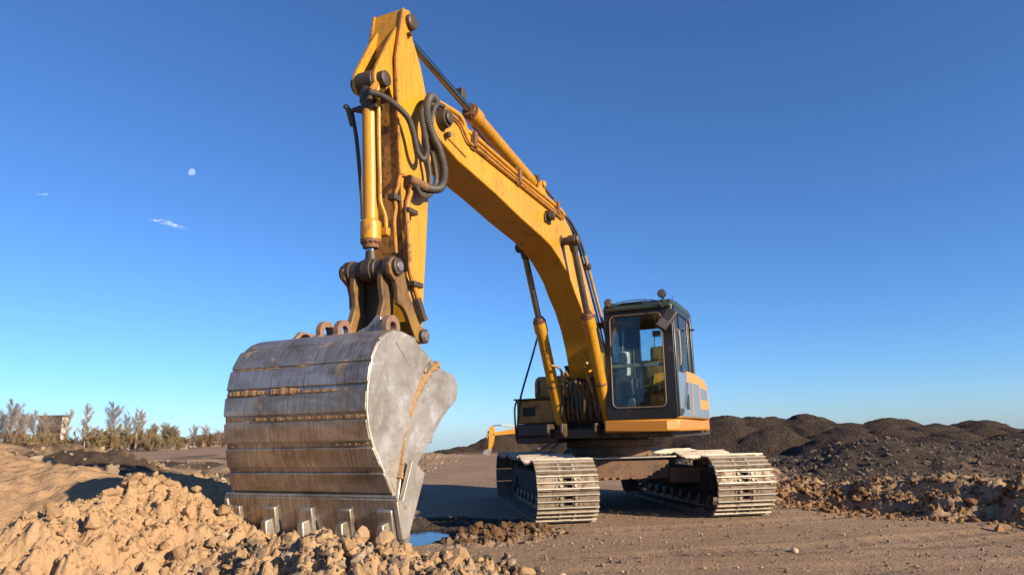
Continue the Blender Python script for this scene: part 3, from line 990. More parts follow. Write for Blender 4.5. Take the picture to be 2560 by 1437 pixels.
hr = MB()
hr.tube([(.98, -1.19, 1.10), (.97, -1.17, 1.45), (.93, -1.13, 1.75), (.80, -.98, 2.35), (.70, -.87, 2.82), (.66, -.86, 2.87), (.62, -.86, 2.83), (.60, -.84, 2.5), (.57, -.80, 2.08)], .017, 8, 6)
hr.build('handrail', BLACKP, E)
hr = MB(); hr.tube([(1.02, -1.19, 1.05), (1.04, -1.20, 1.5), (1.0, -1.18, 1.66)], .015, 8, 4)
hr.build('handrail', BLACKP, E)

# ---- cab ------------------------------------------------------------------
CF, CB = 1.47, -.05
YL, YR = .435, 1.425                      # inner (boom) side, outer (door) side
Z0, Z1 = 1.31, 2.935
def xf(z):                              # windscreen leans back a little
    return CF - .05 * max(0, (z - 1.6) / 1.4)
cab = MB()
# front frame: outer outline minus rounded window
def rrect(y0, y1, z0, z1, r, n=5):
    out = []
    for cy, cz, a0 in ((y1 - r, z1 - r, 0), (y0 + r, z1 - r, 90), (y0 + r, z0 + r, 180), (y1 - r, z0 + r, 270)):
        for k in range(n + 1):
            w = rad(a0 + 90 * k / n)
            out.append((cy + r * math.cos(w), cz + r * math.sin(w)))
    return out
outer = rrect(YL, YR, Z0, Z1 - .02, .05)
inner = rrect(YL + .095, YR - .155, Z0 + .17, Z1 - .16, .075)
no = len(outer)
vs = []
for pts, dx in ((outer, 0), (inner, 0), (inner, -.07), (outer, -.10)):
    vs += [(xf(z) + dx, y, z) for y, z in pts]
fs = []
for ring_a, ring_b in ((0, 1), (1, 2), (2, 3), (3, 0)):
    for k in range(no):
        k2 = (k + 1) % no
        fs.append((ring_a * no + k, ring_a * no + k2, ring_b * no + k2, ring_b * no + k))
cab.add(vs, fs)
cabo = cab.build('cab_frame', BLACKP, E, .008)
seal = MB()
sp_ = [(xf(z) + .006, y, z) for y, z in rrect(YL + .088, YR - .148, Z0 + .163, Z1 - .153, .08)]
seal.tube(sp_ + sp_[:1], .009, 6, 0)
seal.build('window_seal', simple('old_rubber_seal', (.22, .17, .11), .8), cabo)
# remaining frame: pillars, sills
pil = MB()
for y0, y1 in ((YL, YL + .06), (YR - .06, YR)):
    pil.box(CB, CB + .10, y0, y1, Z0, Z1 - .03)
    pil.box(CB + .10, CF - .10, y0 + .002, y1 - .002, Z1 - .14, Z1 - .03)
    pil.box(CB + .10, CF - .10, y0 + .002, y1 - .002, Z0, Z0 + .08)
pil.box(CB, CB + .06, YL + .06, YR - .06, Z0, Z0 + .95)
pil.box(CB, CB + .06, YL + .06, YR - .06, Z1 - .17, Z1 - .03)
pil.box(CB, CB + .06, YL + .06, YL + .16, Z0 + .95, Z1 - .17)
pil.box(CB, CB + .06, YR - .12, YR - .06, Z0 + .95, Z1 - .17)
pil.box(.62, .69, YL + .003, YL + .055, Z0 + .08, Z1 - .14)
pil.box(CB + .10, CF - .10, YL + .004, YL + .05, Z0 + .08, Z0 + .55)
pil.build('cab_pillars', BLACKP, E, .01)
MB().box(CB, CF - .1, YL + .02, YR - .02, Z0 - .004, Z0 + .03).build('cab_floor', INTER, E)
rf = MB()
rf.prism([(CB - .05, Z1 - .03), (CF - .10, Z1 - .03), (CF + .0, Z1 - .10), (CF + .02, Z1 - .06), (CF - .10, Z1 + .035), (CF - .5, Z1 + .06), (CB + .15, Z1 + .055), (CB - .05, Z1 + .0)], YL + .005, YR - .005)
rfo = rf.build('cab_roof', GREENP, E, .03, 35, 3)
vis = MB(); vis.prism([(CF - .25, Z1 + .05), (CF - .05, Z1 + .005), (CF - .05, Z1 + .03), (CF - .25, Z1 + .075)], YL + .25, YL + .60)
vis.build('roof_hatch', BLACKP, rfo, .006)
cabl = MB(); cabl.tube([(CF + .03, YL + .1, Z1 - .02), (CF + .02, YL + .25, Z1 + .03), (CF - .02, YL + .5, Z1 + .055), (CF + .01, YR - .2, Z1 + .01), (CF + .03, YR - .1, Z1 - .1)], .008, 6, 5)
cabl.build('roof_cable', RUBBER, rfo)
an = MB(); an.tube([(.70, YR - .12, Z1 + .04), (.70, YR - .12, Z1 + .22)], .004, 5, 0)
an.build('antenna', DARKPL, rfo)
# glass
def pane(name, vs, parent=E, th=(0, 0, 0)):
    m = MB()
    n = len(vs)
    t = Vector(th)
    v2 = [Vector(p) + t for p in vs]
    m.add(list(map(Vector, vs)) + v2, [tuple(range(n)), tuple(range(2 * n - 1, n - 1, -1))] + [(i, i + n, (i + 1) % n + n, (i + 1) % n) for i in range(n)])
    o = m.build(name, GLASS, parent, 0, 0)
    return o
wsn = pane('windscreen', [(xf(z) - .03, y, z) for y, z in rrect(YL + .09, YR - .15, Z0 + .165, Z1 - .155, .075)], E, (-.006, 0, 0))
wb = MB(); wb.box(xf(2.06) - .028, xf(2.06) - .005, YL + .09, YR - .15, 2.035, 2.085)
wb.build('windscreen_divider', simple('teal_window_bar', (.10, .17, .18), .4), wsn)
pane('rear_window', [(CB + .03, YL + .15, Z0 + .94), (CB + .03, YR - .11, Z0 + .94), (CB + .03, YR - .11, Z1 - .16), (CB + .03, YL + .15, Z1 - .16)], E, (.006, 0, 0))
pane('side_window', [(CB + .09, YL + .02, Z0 + .54), (CF - .09, YL + .02, Z0 + .54), (CF - .11, YL + .02, Z1 - .13), (CB + .09, YL + .02, Z1 - .13)], E, (0, .006, 0))
# door on the outer side
dr = MB()
zz = Z0 + .03
dr.prism([(CF - .09, zz), (CF - .03, zz), (CF - .05, Z1 - .16), (CF - .13, Z1 - .06), (CF - .17, Z1 - .06), (CF - .12, Z1 - .18)], YR - .02, YR + .022)
dr.prism([(.44, zz + .35), (.49, zz + .30), (.47, Z1 - .16), (.42, Z1 - .16)], YR - .02, YR + .018)
dr.prism([(.42, Z1 - .14), (CF - .17, Z1 - .14), (CF - .17, Z1 - .07), (.42, Z1 - .07)], YR - .02, YR + .018)
dr.prism([(.5, zz), (CF - .09, zz), (CF - .09, zz + .10), (.5, zz + .10)], YR - .02, YR + .018)
dro = dr.build('door', BLACKP, E, .008)
lp = MB(); lp.prism([(.56, zz + .30), (.76, zz + .10), (CF - .12, zz + .10), (CF - .12, zz + .62), (.50, zz + .62)], YR - .015, YR + .012)
lp.build('door_panel', GREYBLUE, dro, .006)
pane('door_window', [(.49, YR - .005, zz + .63), (CF - .11, YR - .005, zz + .63), (CF - .14, YR - .005, Z1 - .15), (.47, YR - .005, Z1 - .15)], dro, (0, .006, 0))
hd = MB(); hd.tube([(CF - .16, YR + .02, zz + .70), (CF - .16, YR + .055, zz + .75), (CF - .18, YR + .055, zz + 1.15), (CF - .18, YR + .02, zz + 1.2)], .012, 6, 4)
hd.build('grab_handle', simple('worn_yellow_rail', (.45, .30, .10), .6), dro)
mb_ = MB(); mb_.prism([(.99, zz + .61), (1.05, zz + .61), (1.05, Z1 - .14), (.99, Z1 - .14)], YR - .012, YR + .014)
mb_.build('window_bar', BLACKP, dro)
# rear quarter of the cab
pane('quarter_window', [(CB + .09, YR - .03, Z0 + .70), (.44, YR - .03, Z0 + .70), (.44, YR - .03, Z1 - .14), (CB + .09, YR - .03, Z1 - .14)], E, (0, .006, 0))
hg = MB(); hg.box(CB + .35, CB + .37, YR + .02, YR + .10, Z1 - .30, Z1 - .27)
hg.build('door_catch', DARKPL, dro, .004)
# work lamps on the roof
for y, z, x in ((YL + .09, Z1 + .045, CF - .03), (YR - .12, Z1 + .11, CF - .06)):
    lm = MB()
    lm.lathe((x - .07, y, z), (x + .03, y, z), [(0, .02), (.15, .045), (.6, .06), (1, .062)], 18)
    lm.cyl((x - .02, y, z - .14), (x - .02, y, z - .05), .012, 8)
    lo = lm.build('work_lamp', DARKPL, E)
    lg = MB(); lg.lathe((x + .0305, y, z), (x + .04, y, z), [(0, .055), (.6, .05), (1, .03)], 18)
    lg.build('lens', LAMPG, lo)
    wv = MB(); wv.tube([(x - .01, y + .01, z - .05), (x + .02, y + .04, z - .11), (x + .03, y - .03, z - .14), (x + .0, y - .06, z - .08)], .005, 5, 5)
    wv.build('cable', LAMPG, lo)
# mirror at the outer top corner
mr = MB()
Mm = Matrix.Translation((CF + .10, YR - .05, Z1 - .28)) @ Matrix.Rotation(rad(-35), 4, 'X') @ Matrix.Rotation(rad(-18), 4, 'Y')
mr.box(-.045, .03, -.085, .085, -.17, .17, Mm)
mro = mr.build('mirror', DARKPL, E, .03, 35, 3)
mf = MB(); mf.box(.0305, .035, -.065, .065, -.15, -.02, Mm)
mf.build('mirror_glass', LAMPG, mro, .004)
ma = MB(); ma.tube([(CF + .02, YR - .10, Z1 - .42), (CF + .07, YR - .12, Z1 - .44), (CF + .08, YR - .06, Z1 - .33)], .012, 6, 4)
ma.build('mirror_arm', DARKPL, mro)
# wiper and its motor
wp = MB()
wp.box(CF - .0, CF + .05, YR - .27, YR - .16, Z1 - .50, Z1 - .42)
wp.tube([(CF + .03, YR - .24, Z1 - .46), (CF + .035, YR - .25, Z1 - .62), (CF + .025, YR - .26, Z1 - .80)], .008, 6, 4)
wp.tube([(CF + .025, YR - .245, Z1 - .52), (CF + .02, YR - .27, Z1 - .86)], .006, 6, 2)
wp.build('wiper', DARKPL, cabo, .004)
# seat
sx = .60
sc_ = MB(); sc_.box(sx - .22, sx + .28, .75, 1.23, 1.68, 1.82)
so_ = empty('seat_anchor')
bpy.data.objects.remove(so_)
seat = sc_.build('seat', SEATM, E, .05, 35, 3)
sb = MB(); sb.prism([(sx - .20, 1.83), (sx - .06, 1.83), (sx - .13, 2.16), (sx - .20, 2.22), (sx - .29, 2.18)], .76, 1.22)
sb.build('backrest', SEATM, seat, .05, 35, 3)
sh = MB(); sh.prism([(sx - .28, 2.20), (sx - .17, 2.20), (sx - .19, 2.40), (sx - .23, 2.44), (sx - .32, 2.42)], .84, 1.14)
sh.build('headrest', SEATM, seat, .04, 35, 3)
sbs = MB(); sbs.box(sx - .15, sx + .2, .82, 1.15, 1.34, 1.675)
sbs.build('seat_base', DARKPL, seat, .02)
# consoles and levers
for y, nm in ((.63, 'right'), (1.27, 'left')):
    cs = MB(); cs.prism([(sx - .25, 1.60), (sx + .30, 1.60), (sx + .38, 1.86), (sx + .30, 1.95), (sx - .25, 1.92)], y - .055, y + .055)
    co = cs.build('armrest_console', DARKPL, E, .02)
    lv = MB(); lv.tube([(sx + .30, y, 1.93), (sx + .34, y, 2.05), (sx + .33, y, 2.12)], .012, 6, 3)
    lv.lathe((sx + .33, y, 2.10), (sx + .32, y, 2.22), [(0, .018), (.3, .026), (.8, .03), (1, .015)], 10)
    lv.build('control_lever', DARKPL, co)
wc = MB(); wc.prism([(1.02, 1.95), (1.17, 1.93), (1.19, 2.20), (1.15, 2.30), (1.02, 2.30)], .54, .69)
wo = wc.build('white_console', WHITEP, E, .03, 35, 3)
sk_ = MB(); sk_.cyl((1.18, .62, 2.09), (1.20, .62, 2.09), .042, 16, .004)
sk_.build('speaker', DARKPL, wo)
for y in (.85, .99):
    pd = MB(); pd.tube([(1.19, y, 1.34), (1.17, y, 1.7), (1.09, y, 1.98)], .011, 6, 4)
    pd.box(1.14, 1.26, y - .05, y + .05, 1.40, 1.43)
    pd.build('travel_pedal', DARKPL, E)
fw = MB(); fw.prism([(1.09, 1.34), (1.25, 1.34), (1.27, 1.52), (1.19, 1.62), (1.12, 1.55)], .67, .77)
fw.build('yellowed_cover', simple('yellowed_plastic', (.55, .52, .32), .5), E, .02)

# ---- boom --------------------------------------------------------------
BW = .21
boom_pts = [(5.88, 4.02), (5.80, 3.94), (5.52, 3.87), (5.35, 3.83), (5.11, 3.81), (4.50, 3.75), (3.82, 3.66), (3.13, 3.59), (2.84, 3.545), (2.54, 3.44), (2.29, 3.32), (2.13, 3.22),
            (1.97, 3.07), (1.72, 2.88), (1.48, 2.60), (1.33, 2.34), (1.21, 2.04), (1.06, 1.72), (.85, 1.48), (.6, 1.36), (.36, 1.42), (.30, 1.68), (.42, 2.02),
            (.86, 2.58), (1.24, 3.08), (1.56, 3.50), (1.85, 3.84), (2.08, 4.0), (2.30, 4.09), (2.58, 4.15), (3.3, 4.165), (3.95, 4.18), (5.01, 4.25), (5.43, 4.27), (5.65, 4.26), (5.80, 4.21), (5.88, 4.12)]
bm = MB(); bm.prism(boom_pts, -BW, BW)
boom = bm.build('boom', YEL, E, .012)
# flange along the lower edge and a weld rib
for sgn in (-1, 1):
    fl = MB()
    fl.prism([(5.60, 4.0), (5.20, 3.93), (5.20, 3.915), (5.60, 3.985)], sgn * BW - .004, sgn * BW + .012 if sgn > 0 else sgn * BW + .004)
    fl.build('weld_rib', YEL2, boom)
pv = MB()
pv.lathe((5.70, -.33, 4.12), (5.70, .33, 4.12), [(0, .05), (.015, .062), (.05, .062), (.055, .085), (.16, .10), (.84, .10), (.945, .085), (.95, .062), (.985, .062), (1, .05)], 24)
pv.cyl((5.62, .225, 3.99), (5.62, .27, 3.99), .03, 8)
pv.build('boom_pin', GREASE, boom)
ft = MB(); ft.lathe((.62, -.36, 1.62), (.62, .36, 1.62), [(0, .09), (.05, .12), (.95, .12), (1, .09)], 22)
ft.build('foot_pin', GREASE, boom)
# lift cylinder pin
lpin = MB()
lpin.lathe((2.46, -.47, 3.70), (2.46, .47, 3.70), [(0, .05), (.02, .07), (.12, .07), (.125, .055), (.27, .055), (.28, .11), (.72, .11), (.73, .055), (.875, .055), (.88, .07), (.98, .07), (1, .05)], 22)
lpin.build('lift_pin', GREASE, boom)
# lamp bracket on the side
lb = MB(); lb.box(2.94, 3.06, BW + .002, BW + .10, 3.86, 3.97)
lb.box(2.90, 3.10, BW + .002, BW + .03, 3.82, 3.92)
lb.cyl((3.0, BW + .08, 3.90), (3.08, BW + .10, 3.90), .05, 12, .01)
lb.build('lamp_bracket', GREASE, boom, .006)
# pipes
pp = [(5.72, 4.30), (5.56, 4.32), (5.32, 4.345), (5.22, 4.31), (5.14, 4.24), (4.96, 4.225), (3.85, 4.18), (2.60, 4.16), (2.33, 4.12)]
m = MB(); m.tube([(u, BW + .005 - .02 * (u > 5.1), z) for u, z in pp], .026, 10, 6)
m.build('boom_pipe', YEL, boom)
pp = [(5.75, 4.23), (5.59, 4.24), (5.37, 4.225), (5.28, 4.17), (5.19, 4.10), (5.04, 4.085), (4.03, 4.06), (2.77, 4.03), (2.45, 4.02)]
m = MB(); m.tube([(u, BW + .03, z) for u, z in pp], .016, 8, 6)
m.build('boom_pipe', YEL2, boom)
pp = [(5.02, 4.14), (4.03, 4.10), (2.77, 4.07), (2.40, 4.06)]
m = MB(); m.tube([(u, BW + .028, z) for u, z in pp], .014, 8, 4)
m.build('boom_pipe', YEL2, boom)
m = MB(); m.tube([(5.5, -BW + .02, 4.33), (5.2, -BW + .02, 4.30), (3.9, -BW + .02, 4.22), (2.5, -BW + .02, 4.20), (1.9, -BW + .02, 4.05), (1.2, -BW + .02, 3.2), (.6, -BW + .02, 2.4)], .026, 8, 5)
m.build('boom_pipe', YEL2, boom)
for u, z in ((5.06, 4.15), (3.92, 4.13), (2.66, 4.11)):
    m = MB(); m.box(u - .03, u + .03, BW - .02, BW + .062, z - .075, z + .095)
    m.box(u - .05, u + .05, BW + .001, BW + .025, z - .10, z - .06)
    m.cyl((u, BW - .0, z + .09), (u, BW - .0, z + .14), .012, 6)
    m.build('pipe_clamp', RUST, boom, .006)
# hoses over the knee and down the back of the boom
for off, r_ in ((0, .024), (.05, .018)):
    m = MB(); m.tube([(2.34, .20 - off, 4.13 - off * .4), (2.05, .19 - off, 4.12 - off * .3), (1.74, .19 - off, 4.0), (1.52, .19 - off, 3.84), (1.43, .19 - off, 3.74)], r_, 8, 6)
    m.build('boom_hose', RUBBER, boom)
for off, r_, mt in ((0, .024, YEL), (.06, .016, YEL2), (.11, .016, YEL)):
    m = MB(); m.tube([(1.44, .19 - off, 3.75), (1.22, .19 - off, 3.50), (.92, .19 - off, 3.12), (.60, .19 - off, 2.70), (.40, .19 - off, 2.35), (.25, .19 - off, 1.9)], r_, 8, 6)
    m.build('back_pipe', mt, boom)
for u, z in ((1.30, 3.60), (.66, 2.79)):
    m = MB(); m.box(u - .04, u + .04, .05, .235, z - .045, z + .045)
    m.build('pipe_clamp', GREASE, boom, .006)
m = MB(); m.tube([(3.0, .06, 4.46), (2.84, .10, 4.42), (2.72, .14, 4.34), (2.6, .17, 4.28)], .018, 8, 5)
m.cyl((2.95, .02, 4.50), (2.95, .10, 4.47), .04, 10)
m.build('cylinder_hose', RUBBER, boom)

# ---- hydraulic cylinders -----------------------------------------------
def ram(name, p0, p1, tg, r, rr, rg_, mats=(None, None), head=.0, parent=E, nut=True, eye0=.085, eye1=.075, eyew=.06):
    """barrel from p0 to fraction tg, rod on to p1"""
    p0, p1 = Vector(p0), Vector(p1)
    L = (p1 - p0).length
    m = MB()
    m.lathe(p0, p0.lerp(p1, tg), [(0.02, r * .5), (.05, r), (1 - .16 / (L * tg) - .01, r), (1 - .15 / (L * tg), rg_), (1 - .0, rg_)], 24)
    b = m.build(name, mats[0] or YEL, parent)
    be = MB(); be.cyl(p0 - Vector((0, eyew, 0)), p0 + Vector((0, eyew, 0)), eye0, 18, .01)
    be.build('barrel_eye', GREASE, b)
    g = MB()
    a0 = p0.lerp(p1, tg); d = (p1 - p0).normalized()
    g.lathe(a0, a0 + d * .07, [(0, rg_ * .98), (.35, rg_ * .98), (.36, rg_ * .80), (1, rg_ * .78)], 24)
    s1 = d.orthogonal().normalized(); s2 = d.cross(s1)
    for k in range(12):
        w = 2 * math.pi * k / 12
        c = a0 + (s1 * math.cos(w) + s2 * math.sin(w)) * rg_ * .86
        g.cyl(c, c + d * .035, rg_ * .11, 6)
    g.build('gland', RUST, b)
    rd = MB()
    rd.cyl(a0 + d * .05, p1, rr, 20)
    rd.build('rod', mats[1] or CHROME, b)
    ey = MB(); ey.cyl(p1 - Vector((0, eyew, 0)), p1 + Vector((0, eyew, 0)), eye1, 18, .01)
    ey.lathe(p1 - d * .16, p1, [(0, rr * 1.15), (.4, rr * 1.3), (1, rr * 1.35)], 16)
    ey.build('rod_eye', GREASE, b)
    return b

for sgn in (-1, 1):
    c = ram('lift_cylinder', (1.16, sgn * .365, 1.22), (2.46, sgn * .365, 3.70), .60, .082, .045, .096, (YEL, DULLROD))
    bnd = MB(); a = Vector((1.16, sgn * .365, 1.22)).lerp(Vector((2.46, sgn * .365, 3.70)), .24)
    dd = (Vector((2.46, 0, 3.70)) - Vector((1.16, 0, 1.22))).normalized()
    bnd.cyl(a, a + dd * .03, .089, 20, .004)
    bnd.cyl(a + Vector((.05, .02, .02)), a + Vector((.13, .03, -.02)), .016, 8)
    bnd.build('clamp_band', RUST, c)
    m = MB(); s0 = -sgn
    m.tube([(1.80, sgn * .365 + s0 * .085, 2.10), (1.72, sgn * .365 + s0 * .16, 2.08), (1.60, sgn * .365 + s0 * .18, 2.02), (1.52, sgn * .365 + s0 * .17, 1.90), (1.45, sgn * .365 + s0 * .14, 1.70)], .016, 8, 5)
    m.build('supply_pipe', YEL2, c)
armcyl = ram('arm_cylinder', (2.85, 0, 4.42), (6.13, 0, 4.915), .555, .078, .042, .098, (YEL, CHROME))
br = MB()
for sgn in (-1, 1):
    br.prism([(2.58, 4.10), (3.12, 4.12), (2.94, 4.42), (2.85, 4.48), (2.75, 4.43)], sgn * .10 - .02, sgn * .10 + .02)
br.cyl((2.85, -.15, 4.42), (2.85, .15, 4.42), .045, 16)
br.build('cylinder_bracket', YEL, boom, .006)
m = MB(); m.tube([(4.62, -.09, 4.66), (4.2, -.09, 4.58), (3.4, -.09, 4.46), (3.0, -.10, 4.40)], .016, 8, 5)
m.build('supply_pipe', YEL2, armcyl)
bk = MB(); bk.box(4.74, 4.84, -.12, -.02, 4.80, 4.93)
bk.build('port_block', GREASE, armcyl, .008)

# ---- arm ------------------------------------------------------------------
AW = .158
arm_pts = [(6.28, 4.985), (6.375, 4.44), (6.345, 3.99), (6.295, 3.37), (6.265, 3.15), (6.225, 2.83), (6.165, 2.54), (6.13, 2.30), (6.14, 2.0), (6.18, 1.80), (6.08, 1.74), (5.99, 1.80),
           (5.93, 2.0), (5.915, 2.12), (5.895, 2.46), (5.865, 2.79), (5.835, 3.19), (5.805, 3.47), (5.775, 3.75), (5.64, 3.98), (5.59, 4.13), (5.68, 4.24), (5.80, 4.26), (5.865, 4.30), (5.975, 4.56), (6.12, 4.78), (6.125, 5.0), (6.18, 5.03)]
am = MB(); am.prism(arm_pts, -AW, AW)
arm = am.build('arm', YEL, E, .010)
# edge plates framing the front face
for sgn in (-1, 1):
    e = MB(); e.prism([(6.295, 4.985), (6.395, 4.44), (6.365, 3.99), (6.315, 3.37), (6.285, 3.15), (6.245, 2.83), (6.185, 2.54), (6.16, 2.54), (6.22, 2.83), (6.26, 3.15), (6.29, 3.37), (6.34, 3.99), (6.37, 4.44), (6.27, 4.985)], sgn * AW - .012, sgn * AW + .012)
    e.build('edge_plate', YEL2, arm, .004)
OILY_SHADED = paint('oily_shaded_front_paint', (.50, .235, .025), (.40, .18, .03), (.11, .05, .02), wear=.50, dirt=.75, rough=.5)  # oily grime plus the shade of the front face, both put into the colour
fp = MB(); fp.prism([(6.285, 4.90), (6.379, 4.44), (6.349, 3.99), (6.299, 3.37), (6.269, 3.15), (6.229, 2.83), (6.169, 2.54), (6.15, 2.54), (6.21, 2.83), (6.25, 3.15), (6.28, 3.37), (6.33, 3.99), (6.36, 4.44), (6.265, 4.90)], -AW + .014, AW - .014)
fp.build('front_plate', OILY_SHADED, arm)
tpn = MB(); tpn.lathe((6.17, -.20, 4.90), (6.17, .21, 4.90), [(0, .06), (.03, .075), (.97, .075), (1, .06)], 20)
tpn.cyl((6.20, .16, 4.76), (6.20, .20, 4.76), .022, 8)
tpn.build('cylinder_pin', GREASE, arm)
# lugs that carry the bucket cylinder
for sgn in (-1, 1):
    lg = MB(); y = sgn * .105
    lg.prism([(6.315, 4.80), (6.42, 4.62), (6.60, 4.28), (6.64, 4.18), (6.63, 4.10), (6.58, 4.05), (6.50, 4.06), (6.42, 4.15), (6.36, 4.05), (6.33, 4.3)], y - .016, y + .016)
    lg.build('cylinder_lug', YEL, arm, .005)
lpn = MB(); lpn.lathe((6.55, -.16, 4.15), (6.55, .19, 4.15), [(0, .05), (.03, .07), (.97, .07), (1, .05)], 20)
lpn.build('lug_pin', GREASE, arm)
bucyl = ram('bucket_cylinder', (6.55, 0, 4.15), (6.47, 0, 2.50), .845, .064, .038, .088, (YEL, CHROME), eye0=.10, eye1=.09, eyew=.085)
hdb = MB(); hdb.lathe((6.548, 0, 4.12), (6.54, 0, 3.90), [(0, .085), (.7, .085), (.72, .075), (1, .07)], 20)
hdb.cyl((6.54, -.13, 3.93), (6.54, .10, 3.93), .03, 10); hdb.cyl((6.56, -.20, 3.92), (6.545, -.08, 3.94), .022, 8)
hdb.box(6.50, 6.60, -.09, .11, 3.885, 3.915)
hdb.build('head_block', GREASE, bucyl, .004)
m = MB(); m.tube([(6.53, .10, 4.18), (6.58, .115, 4.09), (6.59, .11, 4.0), (6.55, .10, 3.93), (6.53, .095, 3.65), (6.505, .095, 3.27), (6.49, .095, 3.08), (6.44, .11, 2.96), (6.42, .11, 2.82)], .017, 8, 6)
m.build('supply_pipe', YEL, bucyl)
m = MB(); m.box(6.40, 6.46, .07, .14, 2.79, 2.86)
m.build('pipe_fitting', YEL2, bucyl, .006)
m = MB(); m.tube([(6.53, -.20, 3.95), (6.46, -.19, 3.7), (6.38, -.18, 3.2), (6.36, -.18, 3.0)], .018, 8, 5)
m.tube([(6.56, -.24, 3.98), (6.57, -.20, 3.93), (6.52, -.19, 3.80)], .024, 8, 4)
m.build('far_hose', RUBBER, arm)
# pipes on the arm
ap = [(6.22, 3.36), (6.22, 3.23), (6.27, 3.10), (6.27, 2.96), (6.245, 2.82), (6.235, 2.64), (6.21, 2.50), (6.15, 2.40), (6.10, 2.32), (6.04, 2.23), (6.01, 2.16)]
m = MB(); m.tube([(u - .02, AW + .045, z) for u, z in ap], .022, 10, 5)
m.build('arm_pipe', YEL2, arm)
m = MB(); m.cyl((6.08, AW + .045, 2.31), (5.985, AW + .045, 2.15), .032, 8, .006); m.cyl((5.985, AW + .045, 2.16), (5.97, AW + .045, 2.13), .038, 6)
m.build('pipe_coupling', GREASE, arm)
ap = [(6.18, 3.38), (6.31, 3.36), (6.36, 3.23), (6.40, 3.13), (6.38, 3.04), (6.40, 2.91), (6.37, 2.65)]
m = MB(); m.tube([(u - .01, AW + .01, z) for u, z in ap], .017, 8, 5)
m.build('arm_pipe', YEL2, arm)
for u, z in ((6.22, 3.05), (6.13, 2.42)):
    m = MB(); m.box(u - .085, u + .055, AW + .004, AW + .085, z - .022, z + .022, None)
    m.build('pipe_clamp', GREASE, arm, .005)
m = MB(); m.box(6.34, 6.44, AW - .03, AW + .045, 3.10, 3.15); m.build('pipe_clamp', GREASE, arm, .005)
# rubber hoses between boom and arm
hA = [(6.70, 3.97), (6.62, 3.97), (6.50, 3.93), (6.35, 3.86), (6.27, 3.75), (6.20, 3.60), (6.12, 3.55), (6.07, 3.64), (6.12, 3.81), (6.15, 3.97), (6.08, 4.10), (5.96, 4.21), (5.78, 4.27)]
yA = [.11, .16, .22, .26, .27, .27, .28, .29, .29, .28, .28, .27, .22]
m = MB(); m.tube([(u, y, z) for (u, z), y in zip(hA, yA)], .027, 10, 8, .07, .016)
m.build('arm_hose', RUBBER, boom)
m = MB(); m.tube([(6.545, .10, 4.13), (6.63, .115, 4.06), (6.69, .12, 3.98)], .026, 8, 5)
m.build('elbow_fitting', YEL2, bucyl)
hB = [(5.76, 4.26), (5.90, 4.25), (6.03, 4.18), (6.11, 4.04), (6.10, 3.90), (6.02, 3.80), (5.91, 3.71), (5.83, 3.58), (5.81, 3.46), (5.88, 3.35), (6.05, 3.31), (6.26, 3.33)]
yB = [.21, .25, .29, .31, .32, .32, .32, .32, .31, .30, .27, .22]
m = MB(); m.tube([(u, y, z) for (u, z), y in zip(hB, yB)], .038, 12, 8, .06, .018)
m.build('arm_hose', RUBBER, boom)
hC = [(5.72, 4.24), (5.85, 4.20), (5.93, 4.06), (5.96, 3.87), (5.94, 3.70), (5.88, 3.56), (5.87, 3.42), (5.97, 3.27), (6.11, 3.22), (6.21, 3.28)]
m = MB(); m.tube([(u, .26, z) for u, z in hC], .022, 10, 8)
m.build('arm_hose', RUBBER, boom)
hD = [(5.80, 4.22), (5.96, 4.15), (6.05, 4.0), (6.05, 3.85), (6.0, 3.65), (5.95, 3.50), (5.95, 3.36), (6.05, 3.25), (6.15, 3.26), (6.24, 3.34)]
m = MB(); m.tube([(u, .24, z) for u, z in hD], .022, 10, 8)
m.build('arm_hose', RUBBER, boom)
m = MB(); m.cyl((6.05, .268, 3.31), (6.25, .222, 3.33), .043, 12, .005); m.cyl((6.22, .21, 3.37), (6.21, .20, 3.28), .034, 8)
m.build('hose_end', RUST, arm)

# ---- bucket linkage -----------------------------------------------------
lk = MB()
lk.lathe((6.47, -.285, 2.50), (6.47, .285, 2.50), [(0, .055), (.015, .07), (.09, .07), (.095, .095), (.2, .095), (.205, .078), (.42, .078), (.43, .10), (.57, .10), (.58, .078), (.795, .078), (.8, .095), (.905, .095), (.91, .07), (.985, .07), (1, .055)], 26)
lko = lk.build('link_pin', GREASE, E)
cp_ = MB(); cp_.cyl((6.47, .286, 2.50), (6.47, .295, 2.50), .04, 16, .003)
cp_.build('pin_cap', STEELB, lko)
for sgn in (-1, 1):
    g = MB(); y = sgn * .225
    g.prism([(6.52, 2.57), (6.43, 2.58), (6.36, 2.50), (6.29, 2.34), (6.20, 2.20), (6.12, 2.09), (6.03, 2.04), (6.0, 1.98), (6.03, 1.92), (6.09, 1.91), (6.17, 1.95), (6.24, 2.05),
             (6.31, 2.15), (6.37, 2.19), (6.43, 2.20), (6.44, 2.30), (6.47, 2.38), (6.55, 2.43), (6.57, 2.51)], y - .022, y + .022)
    g.build('guide_link', LINKP, lko, .008)
    h_l = MB(); y = sgn * .135
    h_l.prism([(6.54, 2.52), (6.47, 2.59), (6.40, 2.52), (6.40, 2.25), (6.42, 2.0), (6.45, 1.80), (6.53, 1.74), (6.60, 1.80), (6.57, 2.05), (6.51, 2.22), (6.545, 2.36)], y - .025, y + .025)
    h_l.build('bucket_link', LINKP, lko, .008)
mid = MB(); mid.box(6.28, 6.38, -.20, .10, 1.92, 2.47)
mid.build('link_web', GREASE, lko, .01)
tip = MB(); tip.lathe((6.07, -.29, 1.975), (6.07, .29, 1.975), [(0, .05), (.015, .062), (.06, .062), (.065, .052), (.935, .052), (.94, .062), (.985, .062), (1, .05)], 20)
tipo = tip.build('arm_tip_pin', GREASE, arm)
m = MB(); m.lathe((6.07, .291, 1.975), (6.07, .30, 1.975), [(0, .045), (1, .04)], 16)
